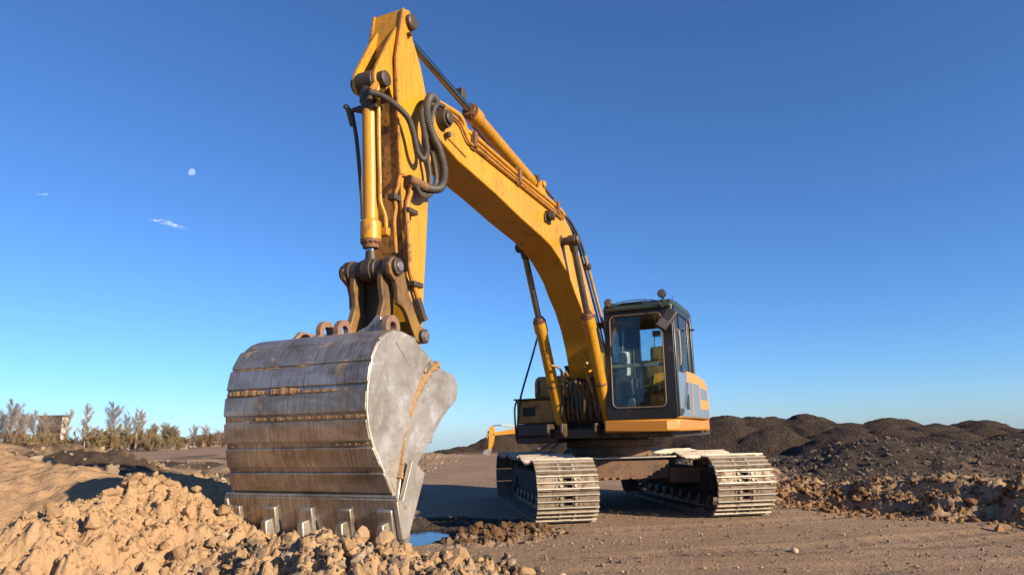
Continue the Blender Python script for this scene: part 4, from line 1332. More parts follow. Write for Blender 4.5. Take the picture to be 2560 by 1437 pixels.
m.build('pin_cap', STEELB, tipo)

# ---- bucket -----------------------------------------------------------------
def bw_(z):
    t = min(1, max(0, (1.25 - z) / .48))
    return .615 + .075 * t * t * (3 - 2 * t)
back = [(6.78, 1.865), (6.92, 1.885), (7.03, 1.885), (7.13, 1.845), (7.22, 1.77), (7.275, 1.68), (7.305, 1.58), (7.325, 1.46), (7.33, 1.33), (7.315, 1.22), (7.28, 1.10), (7.22, .96), (7.15, .82), (7.10, .72)]
front = [(7.02, .74), (6.82, .98), (6.67, 1.08), (6.52, 1.205), (6.39, 1.305), (6.30, 1.365), (6.235, 1.40), (6.193, 1.432), (6.168, 1.475), (6.166, 1.525), (6.185, 1.572), (6.222, 1.605), (6.27, 1.622), (6.34, 1.632), (6.47, 1.672), (6.62, 1.76)]
BK = empty('bucket_anchor'); bpy.data.objects.remove(BK)
# shell: thick curved plate
n = len(back)
inn = []
for i, (x, z) in enumerate(back):
    a = Vector(back[max(0, i - 1)]); b = Vector(back[min(n - 1, i + 1)])
    t = (b - a).normalized()
    inn.append((x - .035 * (-t.y) * -1 if False else x + .035 * t.y, z - .035 * t.x))
prof = back + inn[::-1]
bkt = MB()
for i in range(n - 1):
    quad = [back[i], back[i + 1], inn[i + 1], inn[i]]
    vs = [(x, -bw_(z), z) for x, z in quad] + [(x, bw_(z), z) for x, z in quad]
    bkt.add(vs, [(0, 4, 5, 1), (2, 6, 7, 3)] + ([(0, 3, 7, 4)] if i == 0 else []) + ([(1, 5, 6, 2)] if i == n - 2 else []))
bucket = bkt.build('bucket', BSTEEL, E, 0, 50)
bucket['label'] = 'large worn steel digging bucket'
for sgn in (-1, 1):
    m = MB()
    if sgn > 0:
        m.prism(back + front, lambda x, z: bw_(z) - .03, lambda x, z: bw_(z) + .002)
    else:
        m.prism(back + front, lambda x, z: -bw_(z) - .002, lambda x, z: -bw_(z) + .03)
    m.build('side_plate', BSIDE, bucket, .013, 35, 3)
    # reinforcing plate along the mouth
    rp = [(6.47, 1.672), (6.60, 1.60), (6.70, 1.50), (6.80, 1.38), (6.90, 1.20), (6.99, 1.0), (7.06, .86), (7.10, .74), (7.0, .735), (6.81, .97), (6.66, 1.065), (6.51, 1.195), (6.38, 1.295), (6.295, 1.355), (6.228, 1.39), (6.184, 1.424), (6.158, 1.472), (6.156, 1.528), (6.177, 1.578), (6.217, 1.613), (6.268, 1.630), (6.34, 1.640)]
    m = MB()
    if sgn > 0:
        m.prism(rp, lambda x, z: bw_(z) + .0015, lambda x, z: bw_(z) + .022)
    else:
        m.prism(rp, lambda x, z: -bw_(z) - .022, lambda x, z: -bw_(z) - .0015)
    m.build('mouth_plate', BSIDE, bucket, .006)
    cr = [(6.86, 1.868), (6.62, 1.762), (6.475, 1.68), (6.61, 1.608), (6.705, 1.515), (7.01, 1.80)]
    m = MB()
    if sgn > 0:
        m.prism(cr, lambda x, z: bw_(z) + .0015, lambda x, z: bw_(z) + .011)
    else:
        m.prism(cr, lambda x, z: -bw_(z) - .011, lambda x, z: -bw_(z) - .0015)
    m.build('corner_plate', BSIDE, bucket, .004)
    lugp = [(6.66, 1.62), (6.585, 1.70), (6.55, 1.66), (6.62, 1.575)]
    m = MB(); m.prism(lugp, sgn * .628 - .012, sgn * .628 + .014)
    m.build('lifting_lug', BSTEEL, bucket, .005)
    # wing of the cutting edge
    wg = [(6.99, 1.0), (6.83, .90), (7.03, .50), (7.10, .50), (7.17, .74), (7.10, .745)]
    m = MB(); y = sgn * .735
    m.prism(wg, y - .018, y + .018)
    m.build('side_cutter', BSIDE, bucket, .006)
    # sand caught along the seam of the mouth plate
    random.seed(11 + sgn)
    m = MB()
    path = [(6.45, 1.69), (6.53, 1.655), (6.60, 1.615), (6.70, 1.515), (6.80, 1.395), (6.90, 1.215), (6.98, 1.03), (7.05, .88)]
    P = spline([(x, 0, z) for x, z in path], 14)
    vs, fs = [], []
    for i_, p in enumerate(P):
        q_ = P[min(i_ + 1, len(P) - 1)] - P[max(0, i_ - 1)]
        nrm = Vector((-q_.z, 0, q_.x)).normalized()
        w = (.034 if i_ < 70 else .012) * random.uniform(.45, 1.25)
        for f_, t_ in ((-1.0, .001), (-.55, .026 * random.uniform(.7, 1.2)), (.2, .034 * random.uniform(.8, 1.15)), (.8, .032 * random.uniform(.8, 1.1)), (1.1, .021)):
            c = p + nrm * (-f_) * w
            vs.append((c.x, sgn * (bw_(c.z) + t_), c.z))
    for i_ in range(len(P) - 1):
        for c in range(4):
            fs.append((i_ * 5 + c, i_ * 5 + c + 1, (i_ + 1) * 5 + c + 1, (i_ + 1) * 5 + c))
    m.add(vs, fs)
    m.build('packed_sand', CLODM, bucket, 0, 0)

# wear strips across the back, bright with use
arc = [0.0]
for a, b in zip(back[:-1], back[1:]):
    arc.append(arc[-1] + math.hypot(b[0] - a[0], b[1] - a[1]))
def on_back(s, off):
    i = 0
    while i < n - 2 and arc[i + 1] < s:
        i += 1
    t = (s - arc[i]) / (arc[i + 1] - arc[i])
    a, b = Vector(back[i]), Vector(back[i + 1])
    a0 = Vector(back[max(0, i - 1)]); b0 = Vector(back[min(n - 1, i + 2)])
    tg = ((b - a0).normalized() * (1 - t) + (b0 - a).normalized() * t).normalized()
    p = a.lerp(b, t)
    return (p.x - tg.y * off, p.y + tg.x * off)
def s_at_z(zq):
    for i in range(3, n - 1):
        if back[i][1] >= zq >= back[i + 1][1]:
            return arc[i] + (arc[i + 1] - arc[i]) * (back[i][1] - zq) / (back[i][1] - back[i + 1][1])
    return arc[-1]
strips = [(arc[1], s_at_z(1.80), .006), (s_at_z(1.785), s_at_z(1.65), .010), (s_at_z(1.635), s_at_z(1.50), .014), (s_at_z(1.445), s_at_z(1.315), .015),
          (s_at_z(1.265), s_at_z(1.135), .016), (s_at_z(1.09), s_at_z(.965), .015), (s_at_z(.925), s_at_z(.80), .014)]
for j, (sa, sb2, th) in enumerate(strips):
    m = MB()
    K = 6
    top, bot = [], []
    for k in range(K + 1):
        s = sa + (sb2 - sa) * k / K
        top.append(on_back(s, th)); bot.append(on_back(s, -.004))
    loop = top + bot[::-1]
    ex = .004 if j else -.01
    vs = [(x, -(bw_(z) + ex), z) for x, z in loop] + [(x, bw_(z) + ex, z) for x, z in loop]
    NL = len(loop)
    m.add(vs, [tuple(range(NL))[::-1], tuple(range(NL, 2 * NL))] + [(i, (i + 1) % NL, (i + 1) % NL + NL, i + NL) for i in range(NL)])
    m.build('wear_strip', BSTEEL, bucket, .005, 50)
# sand packed into the grooves
random.seed(21)
def groove_sand(zc, y0, y1, hgt, th):
    m = MB()
    s = s_at_z(zc)
    P1, P2 = [], []
    k = int((y1 - y0) / .012)
    ph = random.uniform(0, 50)
    for i in range(k + 1):
        y = y0 + (y1 - y0) * i / k
        e = min(1, i / 4, (k - i) / 4)
        sm = .5 + .25 * math.sin(y * 31 + ph) + .25 * math.sin(y * 77 + 2 * ph)
        w = hgt * (.72 + .4 * sm + .14 * random.random()) * (.35 + .65 * e)
        P1.append((y, w, th * (.55 + .4 * sm + .25 * random.random()) * (.4 + .6 * e)))
    vs, fs = [], []
    for y, w, t in P1:
        for ds, of in ((-w, -.002), (-w * .6, t), (w * .5, t * .9), (w, -.002)):
            x, z = on_back(s + ds, of)
            vs.append((x, y, z))
    for i in range(len(P1) - 1):
        for c in range(3):
            fs.append((i * 4 + c, i * 4 + c + 1, (i + 1) * 4 + c + 1, (i + 1) * 4 + c))
    m.add(vs, fs)
    return m
for zc, y0, y1, hg_, th in ((1.472, -.61, -.26, .027, .017), (1.472, -.24, .06, .029, .018), (1.462, .05, .40, .012, .010), (1.29, -.61, -.42, .010, .010), (1.288, -.36, -.22, .020, .014), (1.286, -.22, .61, .017, .011),
                            (1.643, -.61, -.15, .008, .008), (1.643, -.05, .10, .009, .010), (1.11, -.61, -.54, .016, .014), (1.112, .30, .61, .015, .012), (.945, -.65, -.58, .010, .008)):
    groove_sand(zc, y0, y1, hg_, th).build('packed_sand', CLODM, bucket, 0, 0)
# lip plate and teeth
lip = MB()
lipp = [(7.165, .755), (7.15, .765), (7.07, .72), (7.0, .50), (7.04, .455), (7.075, .48)]
lip.prism(lipp, -.752, .752)
lpo = lip.build('cutting_edge', BSTEEL, bucket, .006)
rl = MB(); rl.tube([(7.152, -.74, .768), (7.152, .74, .768)], .013, 8, 0)
rl.build('weld_bead', BSTEEL, lpo)
for k, y in enumerate((-.655, -.325, 0, .325, .65)):
    ad = MB()
    # U-shaped adapter proud of the plate
    ad.prism([(7.13, .69), (7.163, .693), (7.172, .68), (7.12, .45), (7.06, .42), (7.05, .45)], y - .058, y + .058)
    ado = ad.build('tooth_adapter', BSTEEL, bucket, .007)
    tt = MB()
    yy = y - .004
    # wedge: narrow ridge on top, widening to the cutting point
    ringA = [(7.150, yy - .036, .615), (7.150, yy + .036, .615), (7.205, yy + .020, .600), (7.205, yy - .020, .600)]
    ringB = [(7.10, yy - .044, .48), (7.10, yy + .044, .48), (7.205, yy + .034, .46), (7.205, yy - .034, .46)]
    ringC = [(7.06, yy - .030, .36), (7.06, yy + .030, .36), (7.115, yy + .028, .35), (7.115, yy - .028, .35)]
    tt.add(ringA + ringB + ringC, [(0, 3, 2, 1)] + [(b * 4 + k_, b * 4 + (k_ + 1) % 4, b * 4 + 4 + (k_ + 1) % 4, b * 4 + 4 + k_) for b in (0, 1) for k_ in range(4)] + [(8, 9, 10, 11)])
    tt.build('tooth_point', BSTEEL, ado, .008)
# lugs on top of the bucket
def ear(y, x0=6.80, lean=0.0, mat=RUSTY_EAR, th=.022, s=1.0):
    m = MB()
    c = Vector((x0, 0, 1.945))
    out, hole = [], []
    for k in range(18):
        w = rad(-20 + 220 * k / 17)
        out.append((c.x + .085 * s * math.cos(w), c.z + .085 * s * math.sin(w)))
    out += [(x0 - .16 * s, 1.86), (x0 + .16 * s, 1.87)]
    for k in range(20):
        w = rad(-36 + 18 * k)
        hole.append((c.x + .040 * s * math.cos(w), c.z + .040 * s * math.sin(w)))
    no_, nh = len(out), len(hole)
    vs = []
    for yy in (y - th, y + th):
        vs += [(x, yy, z) for x, z in out] + [(x, yy, z) for x, z in hole]
    fs = []
    st_ = no_ + nh
    for i in range(20):
        j = (i + 1) % 20
        fs.append((i, j, no_ + j, no_ + i)); fs.append((st_ + i, st_ + no_ + i, st_ + no_ + j, st_ + j))
        fs.append((i, st_ + i, st_ + j, j)); fs.append((no_ + i, no_ + j, st_ + no_ + j, st_ + no_ + i))
    m.add(vs, fs)
    return m.build('bucket_lug', mat, bucket, .006)
ear(-.13, 6.86); ear(.02, 6.84); ear(.43, 6.80, s=1.08)
m = MB(); m.prism([(6.62, 1.86), (6.95, 1.89), (6.86, 1.97), (6.70, 1.965)], -.40, -.355); m.build('bucket_lug', RUSTY_EAR, bucket, .008)
m = MB(); m.slab([(.10, 1.86), (.36, 1.88), (.36, 2.03), (.32, 2.045), (.24, 1.97), (.12, 1.925)][::-1], 6.80, 6.83)
m.build('hitch_plate', BSTEEL, bucket, .005)
m = MB(); m.box(6.55, 6.90, -.40, .50, 1.84, 1.893)
m.prism([(6.62, 1.88), (6.78, 1.89), (6.74, 1.95), (6.66, 1.95)], -.36, -.18)
m.build('hitch_base', RUSTY_EAR, bucket, .01)
m = MB(); m.cyl((6.53, -.30, 1.86), (6.53, .30, 1.86), .045, 14)
m.build('bucket_pin', GREASE, bucket)

# ---- hoses between upper structure and boom foot ------------------------------
random.seed(7)
for k in range(9):
    y = -.28 + .07 * k
    x0 = 1.12 + random.uniform(-.05, .12)
    m = MB(); m.tube([(1.02 + random.uniform(0, .1), y + random.uniform(-.02, .02), 1.98 - .12 * random.random()), (1.30 + random.uniform(-.05, .08), y, 1.88), (1.40 + random.uniform(-.06, .06), y + .02, 1.62), (1.30, y + random.uniform(-.04, .04), 1.36), (1.0, y, 1.20)], random.choice((.016, .02, .024)), 8, 6, .04, .02)
    m.build('boom_foot_hose', RUBBER, E)
for sgn in (-1, 1):
    m = MB(); m.tube([(1.25, sgn * .20, 1.95), (1.36, sgn * .20, 2.02), (1.46, sgn * .18, 2.00), (1.50, sgn * .17, 1.88)], .018, 8, 6)
    m.build('supply_pipe', YEL2, E)
sw = MB()
for sgn in (-1, 1):
    sw.prism([(.2, 1.28), (1.5, 1.28), (1.52, 1.16), (1.40, 1.08), (.2, 1.08)], sgn * .365 - .13, sgn * .365 - .09)
    sw.prism([(.2, 1.28), (1.5, 1.28), (1.52, 1.16), (1.40, 1.08), (.2, 1.08)], sgn * .365 + .09, sgn * .365 + .13)
sw.box(.0, 1.3, -.5, .5, 1.07, 1.2)
sw.build('boom_mount', GREASE, E, .01)

# ================================================================== far excavator
def far_exc():
    F2 = empty('excavator', (2.78, 42.5, gz(2.78, 42.5) - .02), math.pi * 1.0 + rad(4))
    finish(F2, 'small distant yellow excavator half hidden behind the big machine', 'excavator')
    P = F2
    # local x forward (to the left in the picture), scale about half
    def pm(name, mat, pts, y0, y1, par=P, bev=.01):
        m = MB(); m.prism(pts, y0, y1)
        return m.build(name, mat, par, bev)
    b = pm('boom', YEL, [(.5, .95), (.9, .9), (2.0, 1.42), (2.8, 1.52), (4.05, 1.30), (4.12, 1.20), (4.05, 1.12), (2.9, 1.20), (2.2, 1.12), (1.2, .62), (.7, .5)], -.13, .13)
    pm('arm', YEL, [(4.02, 1.62), (4.22, 1.70), (4.36, 1.50), (4.36, 1.2), (4.42, .45), (4.40, .30), (4.25, .28), (4.12, .60), (4.02, 1.1), (3.98, 1.3)], -.10, .10)
    m = MB(); m.tube([(2.55, 0, 1.62), (3.6, 0, 1.72)], .05, 10, 0); m.build('arm_cylinder', WHITEP, P)
    m = MB(); m.tube([(3.6, 0, 1.72), (4.16, 0, 1.70)], .025, 8, 0); m.build('rod', CHROME, P)
    m = MB(); m.tube([(4.40, 0, 1.40), (4.47, 0, .95)], .045, 10, 0); m.build('bucket_cylinder', YEL, P)
    m = MB(); m.tube([(4.47, 0, .95), (4.50, 0, .55)], .022, 8, 0); m.build('rod', DULLROD, P)
    m = MB(); m.tube([(4.50, 0, .55), (4.35, 0, .42)], .03, 6, 0); m.tube([(4.50, 0, .55), (4.58, 0, .32)], .03, 6, 0); m.build('bucket_link', GREASE, P)
    pm('bucket', BSTEEL, [(4.22, .32), (4.45, .36), (4.66, .30), (4.76, .10), (4.70, -.08), (4.50, -.30), (4.46, -.20), (4.30, .05)], -.32, .32)
    m = MB()
    for yy in (-.25, 0, .25):
        m.prism([(4.53, -.24), (4.49, -.40), (4.47, -.24)], yy - .04, yy + .04)
    m.build('teeth', BSTEEL, P)
    h = pm('house', YEL, [(-1.2, .55), (.75, .55), (.75, .80), (-.1, .85), (-.2, 1.10), (-1.2, 1.10)], -.7, .7)
    c = pm('cab', BLACKP, [(-.25, .82), (.72, .82), (.65, 1.75), (-.2, 1.75)], -.68, -.08)
    pm('cab_window', GLASS, [(-.15, 1.15), (.62, 1.15), (.58, 1.65), (-.12, 1.65)], -.70, -.69, c, 0)
    pm('slew_ring', GREASE, [(-.4, .38), (.4, .38), (.4, .55), (-.4, .55)], -.4, .4)
    for s in (-1, 1):
        pm('track', SHOE, [(-1.1, .0), (1.1, .0), (1.3, .18), (1.2, .38), (-1.2, .38), (-1.3, .18)], s * .72 - .2, s * .72 + .2)
    m = MB(); m.prism([(1.5, .05), (1.56, .05), (1.50, .38), (1.44, .38)], -.9, .9); m.build('dozer_blade', YEL2, P)
far_exc()

# ================================================================== loose soil and stones
I1, I2 = ico(1), ico(2)

def scatter(name, X, Y, R, mat, label, cat, sub=1, seed=0, sink=.25, flat=.72, jag=.28, kind='stuff', smooth=False):
    rng = np.random.default_rng(seed)
    V0, F0 = I2 if sub == 2 else I1
    n_ = len(X)
    Z = ground(X, Y)[0]
    ax = rng.normal(size=(n_, 3)); ax /= np.linalg.norm(ax, axis=1)[:, None]
    a = rng.uniform(0, 2 * np.pi, n_)
    c, s = np.cos(a), np.sin(a)
    x, y, z = ax.T
    Rm = np.stack([np.stack([c + x * x * (1 - c), x * y * (1 - c) - z * s, x * z * (1 - c) + y * s], 1),
                   np.stack([y * x * (1 - c) + z * s, c + y * y * (1 - c), y * z * (1 - c) - x * s], 1),
                   np.stack([z * x * (1 - c) - y * s, z * y * (1 - c) + x * s, c + z * z * (1 - c)], 1)], 1)
    sc = np.stack([rng.uniform(.75, 1.25, n_), rng.uniform(.65, 1.05, n_), rng.uniform(.5, .85, n_)], 1)
    P = np.repeat(V0[None], n_, 0)
    for _k in range(9):                      # knock flat faces into the lump
        pn = rng.normal(size=(n_, 3)); pn /= np.linalg.norm(pn, axis=1)[:, None]
        dd = np.einsum('nkj,nj->nk', P, pn) - rng.uniform(.45, .85, n_)[:, None]
        P = P - np.maximum(dd, 0)[..., None] * pn[:, None]
    P = P * (1 + jag * .35 * (rng.random((n_, len(V0))) - .5) * 2)[..., None] * 1.2 * sc[:, None]
    P = np.einsum('nij,nkj->nki', Rm, P)
    P[..., 2] *= flat / .72
    P = P * R[:, None, None]
    P[..., 0] += X[:, None]; P[..., 1] += Y[:, None]; P[..., 2] += (Z + R * (.5 - sink))[:, None]
    Fa = (F0[None] + (np.arange(n_) * len(V0))[:, None, None]).reshape(-1, 3)
    o = np_mesh(name, P.reshape(-1, 3), Fa, mat, smooth)
    return finish(o, label, cat, kind=kind)

rng = np.random.default_rng(5)
# clods on the heap before the bucket
NC = 1700
t = rng.random(NC) ** .72
pa = np.array(RIDGE_A)
seg = t * (len(pa) - 1); i0 = np.minimum(seg.astype(int), len(pa) - 2); fr_ = (seg - i0)[:, None]
base = pa[i0] * (1 - fr_) + pa[i0 + 1] * fr_
cx_ = base[:, 0] + rng.normal(0, .28, NC); cy_ = base[:, 1] + rng.normal(-.22, .40, NC)
rr_ = np.exp(rng.normal(-4.5, .8, NC)).clip(.005, .05)
ok = cy_ > 2.4
scatter('sand_clods', cx_[ok], cy_[ok], rr_[ok], CLODM, 'loose sandy clods strewn over the heap in front of the bucket', 'clods', 2, 1, .3, jag=.30)
NF = 5200
t = rng.random(NF)
seg = t * (len(pa) - 1); i0 = np.minimum(seg.astype(int), len(pa) - 2); fr_ = (seg - i0)[:, None]
base = pa[i0] * (1 - fr_) + pa[i0 + 1] * fr_
cx_ = base[:, 0] + rng.normal(0, .45, NF); cy_ = base[:, 1] + rng.normal(-.25, .5, NF)
ok = cy_ > 2.5
scatter('sand_crumbs', cx_[ok], cy_[ok], rng.uniform(.003, .011, NF)[ok], CLODM, 'fine sandy crumbs all over the heap in front of the bucket', 'crumbs', 1, 12, .3)
# stony mix right below the teeth
n_ = 1000
cx_ = rng.uniform(-1.9, .1, n_); cy_ = np.interp(cx_, [-1.9, -1, -.5, .1], [4.5, 4.05, 4.1, 4.9]) + rng.normal(-.12, .22, n_)
rr_ = np.exp(rng.normal(-4.25, .5, n_)).clip(.006, .04)
scatter('mixed_stones', cx_, cy_, rr_, GRAVM, 'brown and grey stones mixed into the heap below the bucket teeth', 'stones', 1, 2, .3)
# dark gravel at the bottom edge
n_ = 2600
cx_ = rng.normal(-.95, .55, n_); cy_ = rng.normal(3.42, .26, n_)
k_ = 700
cx_[:k_] = rng.normal(-.1, .35, k_); cy_[:k_] = rng.normal(4.55, .3, k_)
rr_ = np.exp(rng.normal(-4.2, .45, n_)).clip(.005, .035)
ok = cy_ > 2.5
scatter('dark_gravel', cx_[ok], cy_[ok], rr_[ok], DGRAVM, 'dark grey gravel spilled at the foot of the sandy heap', 'gravel', 1, 3, .3)
# gravel over the yard
n_ = 5200
cy_ = 3.6 + 8.5 * rng.random(n_) ** 1.5; cx_ = rng.uniform(-.6, 1, n_) * 5.2 * (.35 + cy_ / 10)
keep_ = (bank_d(cx_, cy_) < 0) & (cx_ > -.5)
rr_ = np.exp(rng.normal(-4.75, .5, n_)).clip(.004, .028)
scatter('yard_gravel', cx_[keep_], cy_[keep_], rr_[keep_], GRAVM, 'small loose gravel scattered over the packed yard', 'gravel', 1, 4, .3)
# clods on the bank to the right
n_ = 2400
cy_ = rng.uniform(7.9, 13.2, n_); xb_ = np.interp(cy_, [7.5, 8.43, 8.97, 11.8, 14], [6.25, 5.6, 5.0, 4.16, 4.0])
cx_ = xb_ + rng.normal(.45, .45, n_)
rr_ = np.exp(rng.normal(-3.9, .55, n_)).clip(.01, .06)
scatter('bank_clods', cx_, cy_, rr_, BROWNCLOD, 'brown earth clods tumbled along the bank at right', 'clods', 2, 6, .3, jag=.3)
# clods beside the pit
n_ = 420
cx_ = rng.normal(-.14, .30, n_).clip(-.62, .6); cy_ = 8.38 + .5 * cx_ + rng.normal(0, .16, n_)
rr_ = np.exp(rng.normal(-3.8, .5, n_)).clip(.01, .07)
scatter('pit_clods', cx_, cy_, rr_, WETCLOD, 'brown clods heaped beside the pit in front of the left track', 'clods', 2, 7, .3, jag=.3)
# gravel shelf and the far left rubble
n_ = 3000
cx_ = rng.uniform(5, 13, n_); cy_ = rng.uniform(9, 19, n_)
keep_ = bank_d(cx_, cy_) > .8
rr_ = np.exp(rng.normal(-3.6, .5, n_)).clip(.012, .08)
scatter('shelf_stones', cx_[keep_], cy_[keep_], rr_[keep_], DGRAVM, 'dark stones covering the gravel shelf behind the bank', 'stones', 1, 8, .3)
n_ = 2600
cy_ = 9 + 26 * rng.random(n_) ** 1.3; cx_ = -2.6 - rng.random(n_) * (.62 * cy_)
rr_ = np.exp(rng.normal(-3.5, .6, n_)).clip(.015, .16)
scatter('rubble', cx_, cy_, rr_, GRAVM, 'stony rubble on the rough ground at left', 'rubble', 1, 9, .35)

# single stones one can point at
def stone(px, py, r, label, seed, mat=PALEST):
    rg_ = random.Random(seed)
    V0, F0 = I2
    z = gz(px, py)
    sx_, sy_, sz_ = rg_.uniform(.9, 1.2), rg_.uniform(.8, 1.0), rg_.uniform(.6, .8)
    ph = [rg_.uniform(0, 6) for _ in range(3)]
    V = []
    for p in V0:
        q_ = 1 + .10 * math.sin(3 * p[0] + ph[0]) + .09 * math.sin(3.4 * p[1] + ph[1]) + .06 * math.sin(5 * p[2] + ph[2])
        V.append((p[0] * q_ * sx_ * r, p[1] * q_ * sy_ * r, p[2] * q_ * sz_ * r))
    o = np_mesh('stone', np.array(V), F0, mat, True)
    o.location = (px, py, z + r * .35)
    o.rotation_euler = (0, 0, rg_.uniform(0, 6))
    finish(o, label, 'stone', 'pale stones on the ground')
for (px, py, r, lab, sd_) in [(-.45, 3.92, .032, 'smooth pale round stone on the heap below the rightmost tooth', 1),
                         (-.27, 3.62, .026, 'small round beige stone at the bottom edge right of the dark gravel', 2),
                         (-.60, 3.62, .021, 'pale pebble beside the dark gravel patch', 3),
                         (-1.33, 3.75, .027, 'pale cobble at the left rim of the dark gravel', 4),
                         (.35, 5.95, .032, 'light stone lying alone on the yard in front of the left track', 5),
                         (2.6, 6.9, .036, 'lone tan stone far right on the smooth yard', 6)]:
    stone(px, py, r, lab, sd_)

# ================================================================== trees on the left
def bark(name, c1, c2, sc=6):
    m, nt, b = new_mat(name)
    v = coord(nt, (1, 1, 2))
    f = ramp(nt, noise(nt, v, sc, 4, .7), [(.42, 0.0), (.58, 1.0)])
    nt.links.new(mix(nt, f, c1, c2), b.inputs['Base Color'])
    b.inputs['Roughness'].default_value = .85
    return m
BIRCH = bark('birch_bark', (.10, .09, .08), (.55, .52, .47), 4)
BROWNB = bark('brown_bark', (.14, .105, .08), (.22, .17, .13))
TWIG = bark('twigs_grey_brown', (.20, .165, .14), (.30, .25, .215))
TWIGP = bark('twigs_pale', (.30, .255, .22), (.42, .36, .31))
OLIVE = bark('budding_leaves', (.20, .145, .065), (.30, .225, .115), 2)
RUSTW = bark('reddish_shoots', (.13, .07, .035), (.20, .11, .05), 2)

def spike(m, p, q, w):
    d = (q - p)
    if d.length < 1e-6:
        return
    d.normalize()
    a = d.orthogonal().normalized(); b = d.cross(a)
    vs = [p + a * w, p + (a * -.5 + b * .87) * w, p + (a * -.5 - b * .87) * w, q]
    m.add(vs, [(0, 1, 3), (1, 2, 3), (2, 0, 3)])

def tree_parts(seed, h, spread, form, ntw, leaves=0):
    R = random.Random(seed)
    tr, cr = MB(), MB()
    def rv(s=1):
        return Vector((R.gauss(0, s), R.gauss(0, s), R.gauss(0, s)))
    limbs = []
    if form == 'birch':
        stems = [(Vector((0, 0, 0)), h)]
    elif form == 'multi':
        stems = [(Vector((R.gauss(0, .35), R.gauss(0, .35), 0)), h * R.uniform(.7, 1)) for _ in range(5)]
    else:
        stems = [(Vector((R.gauss(0, .5), R.gauss(0, .5), 0)), h * R.uniform(.6, 1)) for _ in range(9)]
    for base, hh_ in stems:
        lean = Vector((R.gauss(0, .05), R.gauss(0, .05), 1)) if form != 'bush' else Vector((base.x * .55, base.y * .55, 1))
        pts = [base + lean * hh_ * k / 7 + Vector((R.gauss(0, .03), R.gauss(0, .03), 0)) * k * .4 for k in range(8)]
        r0 = hh_ * (.014 if form != 'bush' else .008)
        for k in range(7):
            tr.lathe(pts[k], pts[k + 1], [(0, r0 * (1 - k / 7.4)), (1, r0 * (1 - (k + 1) / 7.4))], 6)
        lo = .28 if form == 'birch' else (.35 if form == 'multi' else .08)
        nb = {'birch': 26, 'multi': 11, 'bush': 7}[form]
        for j in range(nb):
            f = lo + (1 - lo) * (j + R.random()) / nb
            k = min(6, int(f * 7)); p = pts[k].lerp(pts[k + 1], f * 7 - k)
            w = R.uniform(0, 6.283)
            g_ = (f - lo) / (1 - lo)
            ln = spread * hh_ * (.22 + .62 * math.sin(math.pi * min(1, .12 + g_ * .88)) ** .8) * R.uniform(.55, 1.1) + .1
            d = Vector((math.cos(w), math.sin(w), R.uniform(.9, 2.2))).normalized()
            q_ = p + d * ln
            spike(tr, p, q_, r0 * .45 * (1.1 - f * .6))
            limbs.append((p, q_, ln))
    per = max(1, ntw // len(limbs))
    for p, q_, ln in limbs:
        for _ in range(per):
            f = R.random() ** .7
            a = p.lerp(q_, f)
            d = ((q_ - p).normalized() + rv(.55)).normalized()
            b = a + d * ln * R.uniform(.18, .5)
            spike(cr, a, b, R.uniform(.007, .013))
            for _k in range(3):
                a2 = a.lerp(b, R.random()); d2 = (d + rv(.6)).normalized()
                b2 = a2 + d2 * ln * R.uniform(.10, .28)
                spike(cr, a2, b2, R.uniform(.005, .009))
                if leaves:
                    for _l in range(leaves):
                        c = a2.lerp(b2, R.random()) + rv(.05)
                        u_ = rv().normalized() * R.uniform(.03, .06); v_ = rv().normalized() * R.uniform(.03, .06)
                        cr.add([c + u_, c + v_, c - u_ * .8, c - v_ * .9], [(0, 1, 2, 3)])
    return tr, cr

KINDS = {
    'pale_birch': (tree_parts(1, 7.5, .24, 'birch', 1900), BIRCH, TWIGP),
    'grey_birch': (tree_parts(2, 7.0, .36, 'birch', 1900), BIRCH, TWIG),
    'brown_tree': (tree_parts(3, 6.5, .42, 'multi', 1900), BROWNB, TWIG),
    'clump': (tree_parts(4, 6.6, .26, 'multi', 1500), BIRCH, TWIG),
    'green_bush': (tree_parts(5, 3.2, .45, 'bush', 1300, 3), BROWNB, OLIVE),
    'red_bush': (tree_parts(6, 3.6, .40, 'bush', 1200, 2), BROWNB, RUSTW),
    'olive_tree': (tree_parts(8, 5.0, .34, 'multi', 1500, 1), BROWNB, OLIVE),
}
MESH = {}
def plant(kind, x, y, s, rz, label, cat='tree', group=None, name=None, lean=0):
    (tr, cr), m1, m2 = KINDS[kind]
    nm = name or ('birch_tree' if 'birch' in kind or kind == 'clump' else ('bush' if 'bush' in kind else 'bare_tree'))
    root = empty(nm, (x, y, -.08), rz)
    s = s * (.9 if 'bush' not in kind else (1.0 if name == 'brush' else .85))
    root.scale = (s, s, s)
    root.rotation_euler = (0, lean, rz)
    finish(root, label, cat, group)
    if kind not in MESH:
        a = tr.build('trunk', m1, root); b = cr.build('crown', m2, root, 0, 0)
        MESH[kind] = (a.data, b.data)
    else:
        for nm2, me in zip(('trunk', 'crown'), MESH[kind]):
            o = bpy.data.objects.new(nm2, me); COL.objects.link(o); o.parent = root

